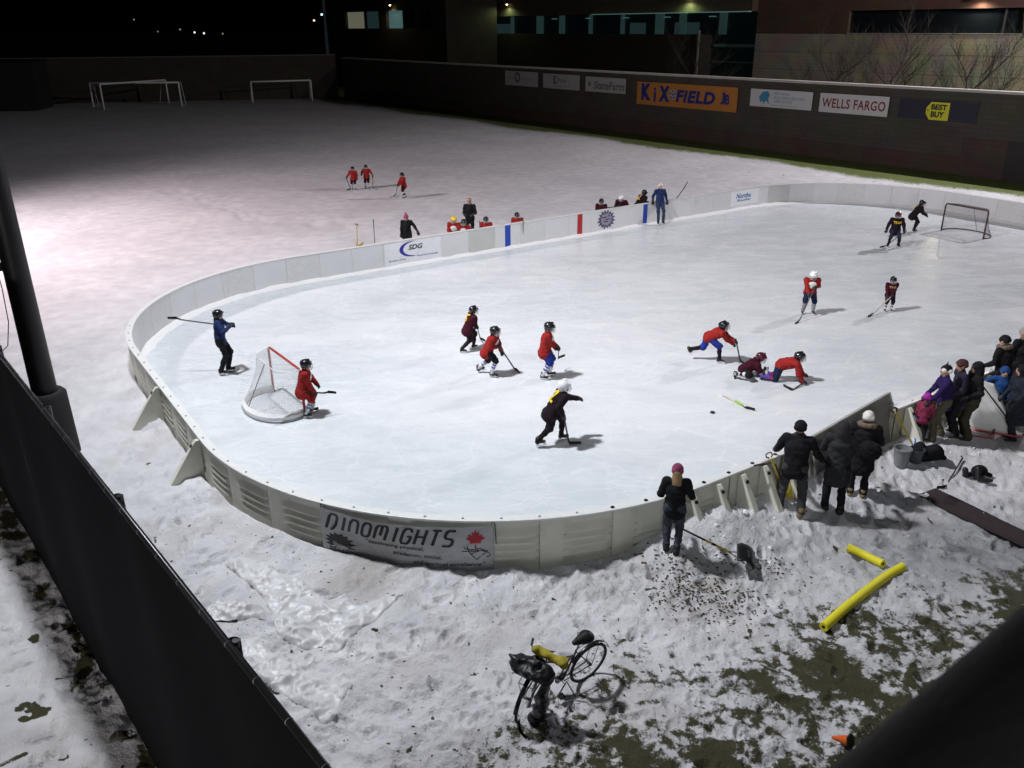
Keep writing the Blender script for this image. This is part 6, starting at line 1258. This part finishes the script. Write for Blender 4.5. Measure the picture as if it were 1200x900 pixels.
# crumpled plastic sheeting on the snow
def sheet(poly, label, seed):
    pts = [gpt(*q, 0) for q in poly]; c = np.mean(pts, 0); P2 = np.array([q[:2] for q in pts]); lo = P2.min(0); hi = P2.max(0); st = .02
    xs = np.arange(lo[0], hi[0], st); ys = np.arange(lo[1], hi[1], st); X, Y = np.meshgrid(xs, ys, indexing='ij')
    wx = (fbm(X*2.2, Y*2.2, seed)-.5)*.12; wy = (fbm(X*2.2, Y*2.2, seed+9)-.5)*.12; ins = np.zeros(X.shape, bool); n = len(P2); j = n-1; XX = X+wx; YY = Y+wy
    for i in range(n):
        xi, yi = P2[i]; xj, yj = P2[j]; ins ^= ((yi > YY) != (yj > YY)) & (XX < (xj-xi)*(YY-yi)/(yj-yi+1e-12)+xi); j = i
    wX = X+.3*(fbm(X*2, Y*2, seed+31)-.5); wY = Y+.3*(fbm(X*2, Y*2, seed+37)-.5)
    # crumpled film: nearly flat, with sparse crisp folds that rise gently and drop off sharply
    Z = .02*fbm(X*2.5, Y*2.5, seed+80)+0*wX; rg = np.random.default_rng(seed); area = (hi[0]-lo[0])*(hi[1]-lo[1])
    for _ in range(int(34*area)+14):
        c_ = rg.uniform(lo, hi); a_ = rg.choice([.35, .9, 2.2])+rg.normal(0, .35); L_ = rg.uniform(.08, .42); h_ = rg.uniform(.008, .038); w_ = rg.uniform(.03, .12); bend = rg.normal(0, .5)
        u = (X-c_[0])*math.cos(a_)+(Y-c_[1])*math.sin(a_); v = -(X-c_[0])*math.sin(a_)+(Y-c_[1])*math.cos(a_)+bend*u*u; Z = Z+h_*np.exp(-(u/L_)**4)*np.where(v < 0, np.exp(np.minimum(v, 0)/w_), np.exp(-np.maximum(v, 0)/.012))
    Z = Z+RNG.normal(0, .0008, X.shape); B = ins.astype(float)
    for _ in range(9): B[1:-1, 1:-1] = (B[1:-1, 1:-1]+B[:-2, 1:-1]+B[2:, 1:-1]+B[1:-1, :-2]+B[1:-1, 2:])/5
    Z = Z*(.3+.7*sst(.5, 1, B))-.02+.02*sst(.5, .8, B)
    Zg = gz(X, Y); V = np.stack([X, Y, Zg+Z], -1)-c; idx = -np.ones(X.shape, int); idx[ins] = np.arange(ins.sum()); q = np.stack([idx[:-1, :-1], idx[1:, :-1], idx[1:, 1:], idx[:-1, 1:]], -1).reshape(-1, 4); q = q[(q >= 0).all(1)]
    o_ = npmesh('plastic_sheet', V[ins], q, mat('crumpled_white_plastic', (.62, .61, .63), .42, var=.08, nscale=4, spec=.5), None, False); o_.location = c; tag(o_, label, 'plastic sheet', 'crumpled plastic sheets on the snow')
sheet([(256.4, 657.8), (285.6, 653.6), (313.3, 660.6), (346.7, 677.2), (368.9, 692.5), (385.6, 702.2), (407.8, 696.7), (416.1, 710.6), (432.8, 706.4), (452.2, 698.1), (470.3, 696.7), (457.8, 710.6), (442.5, 727.8), (424.4, 736.9), (410.6, 752.2), (391.1, 766.7), (374.4, 760.0), (355.0, 761.9), (327.2, 746.7), (318.9, 730.0), (310.6, 710.6), (303.6, 696.7), (285.6, 680.0)], 'largest crumpled sheet of white plastic film, nearest the banner', 3)
sheet([(260.6, 748.1), (293.9, 748.1), (324.4, 766.1), (355.0, 786.1), (385.6, 787.2), (411.9, 788.3), (413.3, 802.2), (403.6, 821.7), (398.1, 838.3), (384.2, 855.6), (363.3, 836.9), (341.1, 821.7), (310.6, 805.6), (280.0, 774.4)], 'crumpled white plastic film with a pointed lower corner beside the black fence', 17)
sheet([(235.6, 713.3), (257.8, 705.0), (285.6, 708.3), (309.2, 711.1), (316.7, 726.4), (280.0, 728.9), (246.7, 727.2)], 'small flat strip of crumpled white plastic film touching the black fence', 29)

# litter of bark chips, leaves and snow clods: nobody could count them
def scatter(name, n, fn, m, label, cat):
    mb = MB()
    for i in range(n):
        x, y, sx = fn(i); z = base_z(x, y)+.006; a = random.uniform(0, 2*PI); tl = random.uniform(-.5, .5); R = rotz(a)@rotx(tl)
        k = 5; V = [R@np.array([sx*math.cos(2*PI*j/k)*random.uniform(.6, 1.2), sx*.6*math.sin(2*PI*j/k)*random.uniform(.6, 1.2), 0])+np.array([x, y, z]) for j in range(k)]; V.append(np.array([x, y, z])+R@np.array([0, 0, sx*.3])); mb.add(V, [(j, (j+1) % k, 5) for j in range(k)])
    tag(mb.build(name, m, None), label, cat, kind='stuff')
def chipf(i):
    c_ = [(835, 692, .32, .3), (800, 706, .3, .25), (862, 705, .35, .18), (790, 680, .25, .3), (880, 668, .4, .2)][i % 5]; q = up(c_[0], c_[1]); return q[0]+random.gauss(0, c_[2]), q[1]+random.gauss(0, c_[3]), random.uniform(.014, .04)
scatter('bark_chips', 700, chipf, mat('bark_chip_brown', (.055, .036, .022), .9, var=.5, nscale=30), 'scattered brown bark chips on the snow', 'bark chips')
def leaff(i):
    while True:
        q = up(random.uniform(230, 1190), random.uniform(610, 895))
        if rsdf(q[0], q[1]) > .3: return q[0], q[1], random.uniform(.012, .03)
scatter('fallen_leaves', 330, leaff, mat('dead_leaf_brown', (.05, .04, .025), .9, var=.5, nscale=20), 'dark dead leaves and twigs scattered over the trampled snow', 'leaves')
mb = MB(); 
def clod(x, y, r):
    z = base_z(x, y); V = []; Fc = []; n1, n2 = 7, 10
    for i in range(n1):
        for j in range(n2):
            a = PI*i/(n1-1); b_ = 2*PI*j/n2; rr = r*(1+.5*(float(vnoise(a*2+x*9, b_*1.6+y*7, 5))-.5)*2); V.append((x+rr*math.sin(a)*math.cos(b_), y+rr*math.sin(a)*math.sin(b_), z+r*.05+rr*.55*math.cos(a)))
    for i in range(n1-1):
        for j in range(n2): Fc.append((i*n2+j, (i+1)*n2+j, (i+1)*n2+(j+1) % n2, i*n2+(j+1) % n2))
    mb.add(V, Fc)
for (px, py, n, sp, r0) in ((845, 614, 26, .18, .12), (872, 600, 20, .2, .1), (790, 640, 16, .3, .08), (1092, 545, 8, .1, .06), (240, 560, 14, .3, .05), (900, 610, 22, .3, .07), (850, 650, 30, .5, .05), (700, 672, 24, .6, .04), (500, 690, 30, .9, .04), (930, 640, 30, .8, .045), (1010, 610, 24, .8, .04), (1120, 530, 24, .6, .05), (1150, 545, 16, .6, .05)):
    q = up(px, py)
    for _ in range(n):
        x = q[0]+random.gauss(0, sp); y = q[1]+random.gauss(0, sp*.6)
        if _ % 5 == 0 and rsdf(x, y) > CT+.12: clod(x, y, r0*random.uniform(.35, .75))
tag(mb.build('snow_clods', mat('clod_snow', (.78, .77, .79), .85, bump=.4, bscale=14), None, smooth=True), 'loose lumps of snow heaped along the near boards', 'snow clods', kind='stuff')
q = up(140, 862); mb = MB(); clod(q[0], q[1], .09); tag(mb.build('stone', mat('brown_stone', (.12, .1, .085), .9, bump=.5), None, smooth=True), 'single brown stone on the snow left of the black fence', 'stone')

# ------------------------------------------------------------------ light
w = bpy.data.worlds.new('World'); scene.world = w; w.use_nodes = True; nt = w.node_tree; bg = nt.nodes['Background']
sky = nt.nodes.new('ShaderNodeTexSky'); sky.sky_type = 'NISHITA'; sky.sun_disc = False; sky.sun_elevation = math.radians(-4); sky.sun_rotation = math.radians(200)
tint = nt.nodes.new('ShaderNodeMix'); tint.data_type = 'RGBA'; tint.blend_type = 'MULTIPLY'; tint.inputs[0].default_value = 1; tint.inputs[7].default_value = (.8, .85, 1.1, 1); nt.links.new(sky.outputs[0], tint.inputs[6]); nt.links.new(tint.outputs[2], bg.inputs[0]); bg.inputs[1].default_value = SKYS
def spot(name, loc, tgt, energy, col, size, angle, blend, par=None):
    l = bpy.data.lights.new(name, 'SPOT'); l.energy = energy; l.color = col; l.shadow_soft_size = size; l.spot_size = math.radians(angle); l.spot_blend = blend
    o_ = bpy.data.objects.new(name, l); COL.objects.link(o_); o_.location = loc; o_.rotation_euler = Vector(np.asarray(tgt, float)-np.asarray(loc, float)).to_track_quat('-Z', 'Y').to_euler(); return o_
for nm, loc, tgt, e, col, sz, an, bl in SPOTS: spot(nm, loc, tgt, e, col, sz, an, bl)
sun = bpy.data.lights.new('moon', 'SUN'); sun.energy = .002; sun.angle = math.radians(.5); so = bpy.data.objects.new('moon', sun); COL.objects.link(so); so.rotation_euler = (math.radians(50), 0, math.radians(200))

# ------------------------------------------------------------------ camera
cd = bpy.data.cameras.new('camera'); cam = bpy.data.objects.new('camera', cd); COL.objects.link(cam); scene.camera = cam
cd.sensor_width = 36; cd.lens = 36*F/1200; cd.clip_end = 6000; cd.clip_start = .05
M = Matrix(((AXR[0], AXU[0], -AXF[0], 0), (AXR[1], AXU[1], -AXF[1], 0), (AXR[2], AXU[2], -AXF[2], H), (0, 0, 0, 1))); cam.matrix_world = M
cd.dof.use_dof = True; cd.dof.focus_distance = 24; cd.dof.aperture_fstop = 9
scene.view_settings.view_transform = 'Standard'; scene.view_settings.look = 'None'; scene.view_settings.exposure = 0; scene.view_settings.gamma = 1
scene.cycles.use_denoising = True; scene.cycles.max_bounces = 6; scene.cycles.diffuse_bounces = 3; scene.cycles.sample_clamp_indirect = 4; scene.cycles.sample_clamp_direct = 0
